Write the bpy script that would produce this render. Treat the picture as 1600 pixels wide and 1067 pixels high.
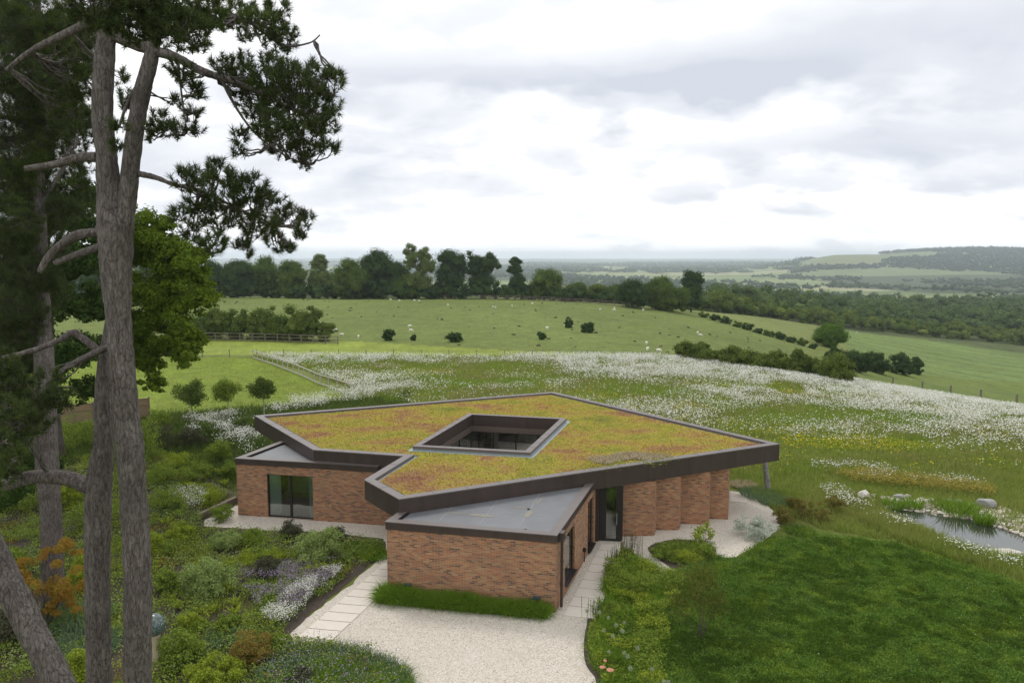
import bpy, math, random
import numpy as np
from mathutils import Vector
from mathutils.geometry import tessellate_polygon

for o in list(bpy.data.objects):
    bpy.data.objects.remove(o)
SC = bpy.context.scene
COL = SC.collection
R = math.radians
rng = np.random.default_rng(7)

# ------------------------------------------------------------------ camera, sky, sun, exposure
CAM_H, FPX, HOR = 13.0, 1200.0, 400.0
TH = math.atan((533.5 - HOR) / FPX)
cd = bpy.data.cameras.new('camera'); cam = bpy.data.objects.new('camera', cd); COL.objects.link(cam)
cd.sensor_width = 36; cd.lens = 36 * FPX / 1600; cd.clip_start = 0.1; cd.clip_end = 60000
cam.location = (0, 0, CAM_H); cam.rotation_euler = (R(90) - TH, 0, 0)
SC.camera = cam
SC.view_settings.view_transform = 'Standard'; SC.view_settings.look = 'None'
SC.view_settings.exposure = 0.20; SC.view_settings.gamma = 1
SC.render.engine = 'CYCLES'
SC.cycles.use_denoising = True
SC.cycles.max_bounces = 7; SC.cycles.diffuse_bounces = 3; SC.cycles.transparent_max_bounces = 12
SC.cycles.volume_bounces = 1; SC.cycles.glossy_bounces = 3
SC.cycles.caustics_reflective = False; SC.cycles.caustics_refractive = False

SUN_EL, SUN_AZ = R(52), R(-25)      # azimuth clockwise from +Y (ahead of the camera)


class NT:
    """tiny node-tree writer"""
    def __init__(s, tree):
        s.t = tree; s.t.nodes.clear()
    def n(s, typ, **kw):
        nd = s.t.nodes.new(typ)
        for k, v in kw.items():
            if k.startswith('i_'):
                key = k[2:]
                key = int(key) if key.isdigit() else key.replace('_', ' ')
                if isinstance(v, bpy.types.NodeSocket):
                    s.t.links.new(v, nd.inputs[key])
                else:
                    nd.inputs[key].default_value = v
            else:
                setattr(nd, k, v)
        return nd
    def link(s, a, b): s.t.links.new(a, b)
    def math(s, op, a, b=0.0, clamp=False):
        m = s.n('ShaderNodeMath', operation=op, use_clamp=clamp)
        for i, v in enumerate((a, b)):
            if isinstance(v, bpy.types.NodeSocket): s.link(v, m.inputs[i])
            else: m.inputs[i].default_value = v
        return m.outputs[0]
    def mix(s, f, a, b, blend='MIX'):
        m = s.n('ShaderNodeMix', data_type='RGBA', blend_type=blend)
        for key, v in ((0, f), (6, a), (7, b)):
            if isinstance(v, bpy.types.NodeSocket): s.link(v, m.inputs[key])
            elif key == 0: m.inputs[0].default_value = v
            else: m.inputs[key].default_value = (*v[:3], 1)
        return m.outputs[2]
    def noise(s, vec, scale, detail=4, rough=.55, dist=0.0):
        m = s.n('ShaderNodeTexNoise', i_Scale=scale, i_Detail=detail, i_Roughness=rough, i_Distortion=dist)
        if vec is not None: s.link(vec, m.inputs['Vector'])
        return m.outputs['Fac']
    def ramp(s, f, stops, interp='LINEAR'):
        r = s.n('ShaderNodeValToRGB'); cr = r.color_ramp; cr.interpolation = interp
        while len(cr.elements) < len(stops): cr.elements.new(0.5)
        for e, (p, c) in zip(cr.elements, stops):
            e.position = p; e.color = (*c[:3], 1) if hasattr(c, '__len__') else (c, c, c, 1)
        s.link(f, r.inputs[0]); return r.outputs[0]
    def mapping(s, vec, scale=(1, 1, 1), loc=(0, 0, 0), rot=(0, 0, 0)):
        m = s.n('ShaderNodeMapping'); s.link(vec, m.inputs[0])
        m.inputs['Scale'].default_value = scale; m.inputs['Location'].default_value = loc; m.inputs['Rotation'].default_value = rot
        return m.outputs[0]


def build_world():
    w = bpy.data.worlds.new('World'); SC.world = w; w.use_nodes = True
    T = NT(w.node_tree)
    tc = T.n('ShaderNodeTexCoord').outputs['Generated']
    sep = T.n('ShaderNodeSeparateXYZ', i_0=tc)
    X, Y, Z = sep.outputs
    sky = T.n('ShaderNodeTexSky', sky_type='NISHITA', sun_disc=False, sun_elevation=SUN_EL, sun_rotation=SUN_AZ, air_density=1.0, dust_density=2.0)
    skyc = T.mix(1.0, sky.outputs[0], (0.10, 0.10, 0.10), 'MULTIPLY')
    # clouds seen as a layer overhead: direction projected on a flat deck
    zz = T.math('ADD', T.math('MAXIMUM', Z, 0.0), 0.34)
    comb = T.n('ShaderNodeCombineXYZ', i_0=T.math('DIVIDE', X, zz), i_1=T.math('DIVIDE', Y, zz), i_2=0.0).outputs[0]
    n1 = T.noise(T.mapping(comb, (0.9, 1.0, 1), (3.1, 1.7, 0)), 2.4, 6, .46, .2)
    n2 = T.noise(T.mapping(comb, (1, 1.2, 1), (8.4, 2.2, 0)), 5.0, 5, .5, .15)
    # large darker banks of the cloud deck, given by bearing and height
    az = T.math('DIVIDE', X, T.math('MAXIMUM', Y, 0.15))
    warp = T.math('MULTIPLY', T.math('SUBTRACT', T.math('MULTIPLY', T.math('ADD', n1, n2), .5), 0.5), 0.30)
    def bank(a0, e0, wa, we, amp):
        da = T.math('DIVIDE', T.math('SUBTRACT', T.math('ADD', az, warp), a0), wa)
        de = T.math('DIVIDE', T.math('SUBTRACT', T.math('ADD', Z, T.math('MULTIPLY', warp, .6)), e0), we)
        r2 = T.math('ADD', T.math('MULTIPLY', da, da), T.math('MULTIPLY', de, de))
        return T.math('MULTIPLY', T.math('EXPONENT', T.math('MULTIPLY', r2, -1.0)), amp)
    acc = None
    for b in ((0.05, .215, .30, .020, .75), (0.14, .175, .09, .022, .75), (0.30, .215, .12, .02, .6), (0.52, .185, .20, .035, .62), (0.50, .125, .24, .022, .6), (0.33, .085, .10, .016, .4), (-.16, .165, .12, .03, .4), (-.08, .27, .1, .03, .22),
              (0.32, .225, .2, .03, .4), (0.62, .085, .16, .02, .45), (-.42, .10, .25, .05, .45), (-.2, .2, .2, .05, .35), (.42, .30, .35, .03, .3), (-.02, .135, .10, .012, .2), (0.55, .25, .25, .03, .42)):
        v = bank(*b); acc = v if acc is None else T.math('ADD', acc, v)
    tex = T.math('ADD', T.math('MULTIPLY', n1, 1.3), T.math('MULTIPLY', n2, 1.0))
    grey = T.math('MULTIPLY', acc, T.math('SUBTRACT', tex, 0.35), True)
    bg = T.math('MULTIPLY', T.math('SUBTRACT', tex, 1.02), .9, True)      # faint unevenness everywhere
    g = T.math('ADD', grey, bg, True)
    cloud = T.ramp(g, [(0.0, (1.16, 1.16, 1.16)), (0.14, (1.06, 1.065, 1.08)), (0.3, (.85, .87, .91)), (0.6, (.71, .74, .80)), (1.0, (.60, .635, .71))])
    cover = T.ramp(n2, [(0.22, .90), (0.45, 1.0)])
    c = T.mix(cover, skyc, cloud)
    out = T.n('ShaderNodeBackground', i_0=c, i_1=1.0)
    wo = T.n('ShaderNodeOutputWorld'); T.link(out.outputs[0], wo.inputs[0])
build_world()

sd = bpy.data.lights.new('sun', 'SUN'); sun = bpy.data.objects.new('sun', sd); COL.objects.link(sun)
sd.energy = 1.2; sd.angle = R(14); sd.color = (1, .96, .9)
sdir = Vector((math.sin(SUN_AZ) * math.cos(SUN_EL), math.cos(SUN_AZ) * math.cos(SUN_EL), math.sin(SUN_EL)))
sun.rotation_euler = sdir.to_track_quat('Z', 'Y').to_euler(); sun.location = (0, 0, 60)

# ------------------------------------------------------------------ survey helpers: photo pixel (1600 wide) -> place on the land
CT, ST = math.cos(TH), math.sin(TH)
def ray(px, py):
    a = (px - 800) / FPX; b = (py - 533.5) / FPX
    return np.array([a, CT - b * ST, -ST - b * CT])
def P(px, py, z=0.0):
    d = ray(px, py); t = (z - CAM_H) / d[2]
    return np.array([d[0] * t, d[1] * t])
def P3(px, py, Y):
    d = ray(px, py); t = Y / d[1]
    return np.array([d[0] * t, Y, CAM_H + d[2] * t])
def proj(X, Y, Z):
    X, Y, Z = map(np.asarray, (X, Y, Z)); z = Z - CAM_H
    w = Y * CT - z * ST; v = -(Y * ST + z * CT)
    return 800 + FPX * X / w, 533.5 + FPX * v / w
def ppm(Y): return FPX / Y          # pixels per metre at depth Y

# ------------------------------------------------------------------ land form
_cols = np.array([-300, 0, 400, 800, 1000, 1200, 1400, 1600, 2000.])
_rows = np.array([1, 30, 58, 74, 90, 112, 140, 180, 236, 300, 400, 600, 900, 1400, 3000, 40000.])
_z = np.array([
 [0]*9, [0]*9, [0]*9,
 [0, 0, 0, 0, 0, -.1, -.9, -1.8, -3],
 [0, 0, 0, 0, 0, -.5, -2.6, -4.6, -8],
 [0, 0, 0, 0, -.3, -2.2, -6.2, -9.5, -14],
 [0, 0, 0, -.3, -1.2, -4.6, -10.5, -15, -20],
 [0, 0, 0, -.3, -1.4, -6.5, -14, -19.5, -25],
 [0, 0, 0, 0, -1.6, -8, -18, -24, -30],
 [-2, -2, -2, -3, -6, -10.5, -22, -29, -36],
 [-10, -10, -10, -12, -15, -18, -27, -35, -42],
 [-24, -24, -24, -26, -28, -30, -34, -40, -46],
 [-40, -40, -40, -42, -44, -45, -45, -46, -50],
 [-60]*9, [-62]*9, [-62]*9], float)
_fu = np.linspace(-300, 2000, 185); _fv = np.linspace(0, math.log(40000), 320)
def _mk():
    lr = np.log(_rows)
    a = np.array([np.interp(_fv, lr, _z[:, j]) for j in range(9)]).T
    a = np.array([np.interp(_fu, _cols, r) for r in a])
    for ax, n in ((1, 9), (0, 4)):
        k = np.hanning(2 * n + 3)[1:-1]; k /= k.sum()
        pad = [(0, 0), (0, 0)]; pad[ax] = (n, n)
        b = np.pad(a, pad, mode='edge'); a = np.apply_along_axis(lambda m: np.convolve(m, k, 'valid'), ax, b)
    return a
_tab = _mk()
_perm = np.random.default_rng(3).random((256, 256))
def vnoise(x, y, s=1.0, o=0):
    x = np.asarray(x, float) / s + 37.2 + o; y = np.asarray(y, float) / s + 11.7 + o * 1.7
    xi = np.floor(x).astype(int); yi = np.floor(y).astype(int); fx = x - xi; fy = y - yi
    fx = fx * fx * (3 - 2 * fx); fy = fy * fy * (3 - 2 * fy)
    g = lambda a, b: _perm[a % 256, b % 256]
    return (g(xi, yi) * (1 - fx) + g(xi + 1, yi) * fx) * (1 - fy) + (g(xi, yi + 1) * (1 - fx) + g(xi + 1, yi + 1) * fx) * fy
def fbm(x, y, s, o=0, n=4):
    t = 0; a = .5; w = 0
    for i in range(n):
        t = t + a * vnoise(x, y, s / 2 ** i, o + i * 13.1); w += a; a *= .5
    return t / w
def sstep(a, b, x):
    t = np.clip((x - a) / (b - a), 0, 1); return t * t * (3 - 2 * t)
POND = [P(*q) for q in ((1388, 786), (1430, 792), (1480, 800), (1520, 806), (1560, 818), (1600, 832), (1640, 850), (1640, 874), (1590, 867), (1545, 858), (1500, 845), (1460, 829), (1425, 813), (1390, 801))]
POND = np.array(POND)
def seg_dist(px, py, poly, closed=True):
    d = np.full(np.shape(px), 1e9)
    n = len(poly)
    for i in range(n if closed else n - 1):
        a = poly[i]; b = poly[(i + 1) % n]; ab = b - a
        t = np.clip(((px - a[0]) * ab[0] + (py - a[1]) * ab[1]) / max(ab @ ab, 1e-9), 0, 1)
        d = np.minimum(d, np.hypot(px - a[0] - t * ab[0], py - a[1] - t * ab[1]))
    return d
def inpoly(x, y, poly):
    c = np.zeros(np.shape(x), bool); n = len(poly); j = n - 1
    for i in range(n):
        xi, yi = poly[i]; xj, yj = poly[j]
        if yi != yj:
            c ^= ((yi > y) != (yj > y)) & (x < (xj - xi) * (y - yi) / (yj - yi) + xi)
        j = i
    return c
def H(X, Y):
    X = np.asarray(X, float); Y = np.asarray(Y, float)
    Yc = np.maximum(Y, 60.0)
    col = np.clip(800 + FPX * X / Yc, -299, 1999); v = np.log(np.clip(Y, 1.0, 39000))
    fi = (col + 300) / (2300 / 184); fj = v / (_fv[-1] / 319)
    i = np.clip(fi.astype(int), 0, 183); j = np.clip(fj.astype(int), 0, 318); a = fi - i; b = fj - j
    z = (_tab[i, j] if False else 0)
    T = _tab
    z = (T[j, i] * (1 - a) + T[j, i + 1] * a) * (1 - b) + (T[j + 1, i] * (1 - a) + T[j + 1, i + 1] * a) * b if T.shape[0] == 320 else \
        (T[i, j] * (1 - a) + T[i + 1, j] * a) * (1 - b) + (T[i, j + 1] * (1 - a) + T[i + 1, j + 1] * a) * b
    z = np.where(Y < 57, 0, z)
    far = sstep(70, 160, Y)
    z = z + far * (fbm(X, Y, 40, 5) - .5) * 1.2
    # chalk hill to the right, 2 to 5 km off
    c2 = 800 + FPX * X / Yc
    ridge = np.interp(c2, [1180, 1230, 1270, 1300, 1365, 1400, 1450, 1520, 1600, 1900], [0, 28, 60, 77, 82, 96, 106, 112, 110, 104])
    z = z + ridge * sstep(2300, 4300, Y) * (1 - sstep(4700, 7500, Y)) * (.9 + .2 * fbm(X, Y, 700, 2))
    z = z + sstep(7000, 15000, Y) * (2 + 22 * fbm(X, Y, 5200, 9, 3))
    z = z + sstep(1200, 2500, Y) * (fbm(X, Y, 900, 21) - .5) * 14
    if np.any((Y < 50) & (X > 10)):
        ins = inpoly(X, Y, POND); d = seg_dist(X, Y, POND)
        z = z - np.where(ins, .12 + .5 * sstep(0, 1.2, d), .12 * (1 - sstep(0, .8, d)))
    return z
def G(px, py):
    """where the sight line through a photo pixel meets the land"""
    d = ray(px, py); ts = np.geomspace(15, 30000, 5000)
    zz = CAM_H + d[2] * ts - H(d[0] * ts, d[1] * ts)
    k = np.argmax(zz < 0)
    if zz[k] >= 0: k = len(ts) - 1
    t = ts[k]; k0 = ts[max(k - 1, 0)]
    for _ in range(18):
        m = (t + k0) / 2
        if CAM_H + d[2] * m - H(d[0] * m, d[1] * m) < 0: t = m
        else: k0 = m
    return np.array([d[0] * t, d[1] * t, float(H(d[0] * t, d[1] * t))])

# ------------------------------------------------------------------ objects and meshes
class MB:
    def __init__(s): s.V = []; s.F = {3: [], 4: []}; s.M = {3: [], 4: []}; s.n = 0; s.mi = 0
    def add(s, V, F):
        V = np.asarray(V, float).reshape(-1, 3); F = np.asarray(F, int)
        s.F[F.shape[1]].append(F + s.n); s.M[F.shape[1]].append(np.full(len(F), s.mi)); s.V.append(V); s.n += len(V); return s
    def quads(s, V):                    # V (n,4,3)
        V = np.asarray(V, float); n = len(V)
        return s.add(V.reshape(-1, 3), np.arange(4 * n).reshape(n, 4))
    def tris(s, V):
        V = np.asarray(V, float); n = len(V)
        return s.add(V.reshape(-1, 3), np.arange(3 * n).reshape(n, 3))
    def box(s, c, sz, ax=(1, 0)):
        """box centred at c, sizes along ax, across, up"""
        ux = np.array([ax[0], ax[1], 0.]) / math.hypot(*ax); uy = np.array([-ux[1], ux[0], 0]); uz = np.array([0, 0, 1.])
        V = [np.array(c) + ux * sz[0] / 2 * a + uy * sz[1] / 2 * b + uz * sz[2] / 2 * d for a, b, d in
             ((-1, -1, -1), (1, -1, -1), (1, 1, -1), (-1, 1, -1), (-1, -1, 1), (1, -1, 1), (1, 1, 1), (-1, 1, 1))]
        return s.add(V, [(0, 3, 2, 1), (4, 5, 6, 7), (0, 1, 5, 4), (1, 2, 6, 5), (2, 3, 7, 6), (3, 0, 4, 7)])
    def prism(s, poly, z0, z1):
        """straight-sided solid over a plan polygon"""
        pl = [Vector((*p[:2], 0)) for p in poly]; n = len(pl)
        V = [(p[0], p[1], z0) for p in poly] + [(p[0], p[1], z1) for p in poly]
        tr = tessellate_polygon([pl])
        s.add(V, [(i, (i + 1) % n, (i + 1) % n + n, i + n) for i in range(n)])
        s.add(V, [(a + n, b + n, c + n) for a, b, c in tr] + [(c, b, a) for a, b, c in tr]); return s
    def tube(s, pts, rad, seg=8, caps=True, bump=0.0, r=None):
        pts = np.asarray(pts, float); n = len(pts); rad = np.broadcast_to(rad, n).astype(float)
        tg = np.gradient(pts, axis=0); tg /= np.linalg.norm(tg, axis=1)[:, None] + 1e-9
        ref = np.array([0, 0, 1.]) if abs(tg[0][2]) < .8 else np.array([0, 1., 0])
        u = np.cross(tg, ref); u /= np.linalg.norm(u, axis=1)[:, None] + 1e-9; w = np.cross(tg, u)
        an = np.linspace(0, 2 * np.pi, seg, endpoint=False)
        rr = rad[:, None] * np.ones(seg)
        if bump:
            rr = rr * (1 + bump * ((r or rng).random((n, seg)) - .5))
        V = pts[:, None] + rr[..., None] * (np.cos(an)[None, :, None] * u[:, None] + np.sin(an)[None, :, None] * w[:, None])
        i = np.arange(n - 1)[:, None] * seg; j = np.arange(seg)[None]; k = (j + 1) % seg
        F = np.stack([i + j, i + k, i + seg + k, i + seg + j], -1).reshape(-1, 4)
        s.add(V.reshape(-1, 3), F)
        if caps:
            V2 = V.reshape(-1, 3)
            for e, off in ((pts[0], 0), (pts[-1], (n - 1) * seg)):
                s.add(np.vstack([e, V2[off:off + seg]]), [(0, 1 + q, 1 + (q + 1) % seg) for q in range(seg)])
        return s
    def build(s, name, mat, parent=None, smooth=False):
        V = np.vstack(s.V) if s.V else np.zeros((0, 3))
        loops = []; starts = []; tot = []; c = 0
        for k in (3, 4):
            if s.F[k]:
                F = np.vstack(s.F[k]); loops.append(F.ravel()); starts.append(c + np.arange(len(F)) * k); tot.append(np.full(len(F), k)); c += F.size
        me = bpy.data.meshes.new(name)
        L = np.concatenate(loops); S = np.concatenate(starts)
        me.vertices.add(len(V)); me.vertices.foreach_set('co', V.astype(np.float32).ravel())
        me.loops.add(len(L)); me.loops.foreach_set('vertex_index', L.astype(np.int32))
        me.polygons.add(len(S)); me.polygons.foreach_set('loop_start', S.astype(np.int32))
        me.update(calc_edges=True)
        me.polygons.foreach_set('use_smooth', np.full(len(S), smooth, bool))
        if mat:
            for m_ in (mat if isinstance(mat, (list, tuple)) else [mat]): me.materials.append(m_)
            if isinstance(mat, (list, tuple)): me.polygons.foreach_set('material_index', np.concatenate([np.concatenate(s.M[k]) for k in (3, 4) if s.F[k]]).astype(np.int32))
        o = bpy.data.objects.new(name, me); COL.objects.link(o)
        if parent: o.parent = parent
        return o

def tag(o, label=None, cat=None, group=None, kind=None):
    if label: o['label'] = label
    if cat: o['category'] = cat
    if group: o['group'] = group
    if kind: o['kind'] = kind
    return o
def empty(name, loc, label, cat, group=None):
    o = bpy.data.objects.new(name, None); COL.objects.link(o); o.location = loc
    o.empty_display_size = .2
    return tag(o, label, cat, group)
def adopt(o, e):
    """mesh built in world coordinates becomes a part of e (an unrotated Empty)"""
    o.parent = e; o.location = -Vector(e.location); return o
def dup(root, loc, rz=0, sc=1.0, label=None, group=None):
    r = root.copy(); COL.objects.link(r); r.location = loc; r.rotation_euler = (0, 0, rz); r.scale = (sc,) * 3
    if label: r['label'] = label
    if group: r['group'] = group
    for ch in list(root.children):
        c = ch.copy(); COL.objects.link(c); c.parent = r
        for g in list(ch.children):
            d = g.copy(); COL.objects.link(d); d.parent = c
    return r

# ------------------------------------------------------------------ materials
MATS = {}
def mat(name):
    m = bpy.data.materials.new(name); m.use_nodes = True; MATS[name] = m
    return m, NT(m.node_tree)
def finish(T, sh, bump=None):
    o = T.n('ShaderNodeOutputMaterial'); T.link(sh, o.inputs[0])
def simple(name, col, rough=.7, metal=0.0, var=.15, scale=3.0, bump=.0, bscale=40, coat=0, spec=.5, stretch=(1, 1, 1)):
    m, T = mat(name)
    tc = T.n('ShaderNodeTexCoord').outputs['Object']; v = T.mapping(tc, stretch)
    n = T.noise(v, scale, 6, .6)
    c = T.mix(n, [x * (1 - var) for x in col], [min(1, x * (1 + var)) for x in col])
    b = T.n('ShaderNodeBsdfPrincipled', i_Base_Color=c, i_Roughness=rough, i_Metallic=metal)
    b.inputs['Specular IOR Level'].default_value = spec
    if bump:
        bp = T.n('ShaderNodeBump', i_Strength=bump, i_Height=T.noise(v, bscale, 4, .6)); bp.inputs['Distance'].default_value = .02
        T.link(bp.outputs[0], b.inputs['Normal'])
    finish(T, b.outputs[0]); return m
def leafmat(name, cols, trans=.35, patch=None, pscale=.5, gloss=.0, pmin=.42, pmax=.6):
    """leaves: each leaf takes its own tone; optional second palette in drifts over the ground"""
    m, T = mat(name)
    ri = T.n('ShaderNodeNewGeometry').outputs['Random Per Island']
    k = len(cols)
    c = T.ramp(ri, [((i + .0) / max(k - 1, 1), q) for i, q in enumerate(cols)])
    if patch:
        tc = T.n('ShaderNodeTexCoord').outputs['Object']
        c2 = T.ramp(ri, [(i / max(len(patch) - 1, 1), q) for i, q in enumerate(patch)])
        f = T.ramp(T.noise(tc, pscale, 4, .6), [(pmin, 0.), (pmax, 1.)])
        c = T.mix(f, c, c2)
    d = T.n('ShaderNodeBsdfDiffuse', i_Color=c)
    tr = T.n('ShaderNodeBsdfTranslucent', i_Color=c)
    s = T.n('ShaderNodeMixShader', i_0=trans); T.link(d.outputs[0], s.inputs[1]); T.link(tr.outputs[0], s.inputs[2])
    out = s.outputs[0]
    if gloss:
        gl = T.n('ShaderNodeBsdfGlossy', i_Roughness=.5, i_Color=(.9, .95, .9, 1))
        s2 = T.n('ShaderNodeMixShader', i_0=gloss); T.link(out, s2.inputs[1]); T.link(gl.outputs[0], s2.inputs[2]); out = s2.outputs[0]
    finish(T, out); return m

def brick_mat():
    m, T = mat('red_brick')
    uv = T.n('ShaderNodeUVMap').outputs[0]
    br = T.n('ShaderNodeTexBrick', i_Scale=1.0, i_Mortar_Size=.006, i_Mortar_Smooth=.3, i_Brick_Width=.225, i_Row_Height=.066, offset=.5)
    br.inputs['Color1'].default_value = (0, 0, 0, 1); br.inputs['Color2'].default_value = (1, 1, 1, 1); br.inputs['Bias'].default_value = 0
    wob = T.noise(T.mapping(uv, (1, 1, 1)), 3.0, 2, .5)
    T.link(uv, br.inputs['Vector'])
    cols = [(0.0, (0.061, 0.026, 0.016)), (.08, (0.124, 0.054, 0.031)), (.2, (0.289, 0.096, 0.041)), (.34, (0.413, 0.139, 0.052)), (.46, (0.259, 0.131, 0.058)),
            (.58, (0.455, 0.201, 0.080)), (.70, (0.352, 0.174, 0.080)), (.82, (0.475, 0.279, 0.127)), (.93, (0.413, 0.118, 0.043)), (1.0, (0.134, 0.079, 0.058))]
    c = T.ramp(br.outputs['Color'], cols)
    big = T.noise(uv, 1.1, 4, .6); c = T.mix(T.math('MULTIPLY', big, .30), c, (.34, .235, .135))
    fine = T.noise(uv, 60, 4, .7); c = T.mix(T.math('MULTIPLY', fine, .35), c, (.18, .11, .07))
    blot = T.ramp(T.noise(T.mapping(uv, (5, 14, 1)), 1.0, 3, .6), [(.72, 0.), (.84, .35)]); c = T.mix(blot, c, (.10, .055, .045))
    pale = T.ramp(T.noise(T.mapping(uv, (7, 18, 1), (4, 3, 0)), 1.0, 2, .6), [(.72, 0.), (.78, .7)]); c = T.mix(pale, c, (.50, .38, .28))
    c = T.mix(br.outputs['Fac'], c, (.38, .30, .22))
    c = T.mix(T.ramp(T.noise(T.mapping(uv, (.5, .9, 1)), 1.0, 5, .65), [(.42, 0.), (.72, .45)]), c, (.15, .10, .07))
    b = T.n('ShaderNodeBsdfPrincipled', i_Base_Color=c, i_Roughness=.9)
    hh = T.math('SUBTRACT', T.math('MULTIPLY', fine, .4), br.outputs['Fac'])
    bp = T.n('ShaderNodeBump', i_Strength=.6, i_Height=hh); bp.inputs['Distance'].default_value = .012
    T.link(bp.outputs[0], b.inputs['Normal']); finish(T, b.outputs[0]); return m

def bark_mat(name, dark, light, fleck):
    m, T = mat(name)
    tc = T.n('ShaderNodeTexCoord').outputs['Object']
    v = T.mapping(tc, (1, 1, .22))
    vo = T.n('ShaderNodeTexVoronoi', feature='DISTANCE_TO_EDGE', i_Scale=24.0)
    nz = T.noise(v, 7, 5, .65)
    vv = T.n('ShaderNodeVectorMath', operation='ADD', i_0=v); cmb = T.n('ShaderNodeCombineXYZ', i_0=T.math('MULTIPLY', nz, .22), i_1=T.math('MULTIPLY', nz, .20), i_2=T.math('MULTIPLY', nz, .05)); T.link(cmb.outputs[0], vv.inputs[1])
    T.link(vv.outputs[0], vo.inputs['Vector'])
    crack = T.ramp(T.math('ADD', vo.outputs['Distance'], T.math('MULTIPLY', T.noise(v, 45, 4, .7), .10)), [(0.03, 0.), (.17, 1.)])
    c = T.mix(crack, dark, light)
    c = T.mix(T.ramp(T.noise(v, 20, 6, .8), [(.46, 0.), (.66, .75)]), c, fleck)
    c = T.mix(T.ramp(T.noise(tc, 1.5, 3, .6), [(.4, 0.), (.7, .45)]), c, dark)
    h = T.math('ADD', crack, T.math('MULTIPLY', T.noise(v, 40, 5, .7), .9))
    b = T.n('ShaderNodeBsdfPrincipled', i_Base_Color=c, i_Roughness=.95); b.inputs['Specular IOR Level'].default_value = .2
    bp = T.n('ShaderNodeBump', i_Strength=.7, i_Height=h); bp.inputs['Distance'].default_value = .022
    T.link(bp.outputs[0], b.inputs['Normal']); finish(T, b.outputs[0]); return m

def glass_mat():
    m, T = mat('window_glass')
    fr = T.n('ShaderNodeFresnel', i_IOR=1.55).outputs[0]
    gl = T.n('ShaderNodeBsdfGlossy', i_Roughness=.02, i_Color=(.92, .95, .95, 1))
    tr = T.n('ShaderNodeBsdfTransparent', i_Color=(.86, .90, .88, 1))
    f = T.math('ADD', T.math('MULTIPLY', fr, 1.2), .12, True)
    s = T.n('ShaderNodeMixShader', i_0=f); T.link(tr.outputs[0], s.inputs[1]); T.link(gl.outputs[0], s.inputs[2])
    finish(T, s.outputs[0]); return m

def water_mat():
    m, T = mat('pond_water')
    tc = T.n('ShaderNodeTexCoord').outputs['Object']
    b = T.n('ShaderNodeBsdfPrincipled', i_Base_Color=(.035, .04, .03, 1), i_Roughness=.03, i_IOR=1.75)
    b.inputs['Specular IOR Level'].default_value = .9
    bp = T.n('ShaderNodeBump', i_Strength=.10, i_Height=T.noise(tc, 4.5, 3, .5)); bp.inputs['Distance'].default_value = .02
    T.link(bp.outputs[0], b.inputs['Normal']); finish(T, b.outputs[0]); return m

def gravel_mat():
    m, T = mat('pale_gravel')
    tc = T.n('ShaderNodeTexCoord').outputs['Object']
    vo = T.n('ShaderNodeTexVoronoi', i_Scale=34.0); T.link(tc, vo.inputs['Vector'])
    sc = T.n('ShaderNodeSeparateColor'); T.link(vo.outputs['Color'], sc.inputs[0])
    c = T.ramp(sc.outputs[0], [(0, (.22, .18, .14)), (.12, (.44, .39, .32)), (.5, (.54, .495, .43)), (.85, (.61, .57, .50)), (1, (.72, .68, .62))])
    c = T.mix(T.ramp(T.noise(tc, .45, 5, .6), [(.35, 0.), (.75, .45)]), c, (.50, .44, .36))
    c = T.mix(T.ramp(T.noise(tc, 7.5, 5, .7), [(.58, 0.), (.72, .5)]), c, (.33, .28, .22))
    b = T.n('ShaderNodeBsdfPrincipled', i_Base_Color=c, i_Roughness=.95)
    bp = T.n('ShaderNodeBump', i_Strength=.7, i_Height=T.math('SUBTRACT', 1.0, vo.outputs['Distance'])); bp.inputs['Distance'].default_value = .02
    T.link(bp.outputs[0], b.inputs['Normal']); finish(T, b.outputs[0]); return m

def sedum_base():
    m, T = mat('sedum_mat')
    tc = T.n('ShaderNodeTexCoord').outputs['Object']
    f = T.noise(T.mapping(tc, (.7, 1.0, 1)), .5, 8, .66)
    c = T.ramp(f, [(.34, (.17, .16, .03)), (.46, (.30, .27, .04)), (.54, (.32, .23, .06)), (.62, (.28, .15, .08)), (.72, (.22, .10, .07))])
    c = T.mix(T.ramp(T.noise(tc, 9, 5, .75), [(.42, 0.), (.62, .6)]), c, (.15, .09, .03))
    b = T.n('ShaderNodeBsdfPrincipled', i_Base_Color=c, i_Roughness=.95)
    bp = T.n('ShaderNodeBump', i_Strength=.9, i_Height=T.noise(tc, 22, 4, .7)); bp.inputs['Distance'].default_value = .05
    T.link(bp.outputs[0], b.inputs['Normal']); finish(T, b.outputs[0]); return m
def sedum_leaf():
    m, T = mat('sedum_shoots')
    tc = T.n('ShaderNodeTexCoord').outputs['Object']; ri = T.n('ShaderNodeNewGeometry').outputs['Random Per Island']
    f = T.math('ADD', T.noise(T.mapping(tc, (.7, 1.0, 1)), .5, 8, .66), T.math('MULTIPLY', T.math('SUBTRACT', ri, .5), .11))
    c = T.ramp(f, [(.28, (.20, .25, .04)), (.40, (.37, .38, .05)), (.50, (.46, .36, .06)), (.575, (.42, .27, .085)), (.65, (.33, .16, .075)), (.78, (.26, .12, .075))])
    d = T.n('ShaderNodeBsdfDiffuse', i_Color=c); finish(T, d.outputs[0]); return m

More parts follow.
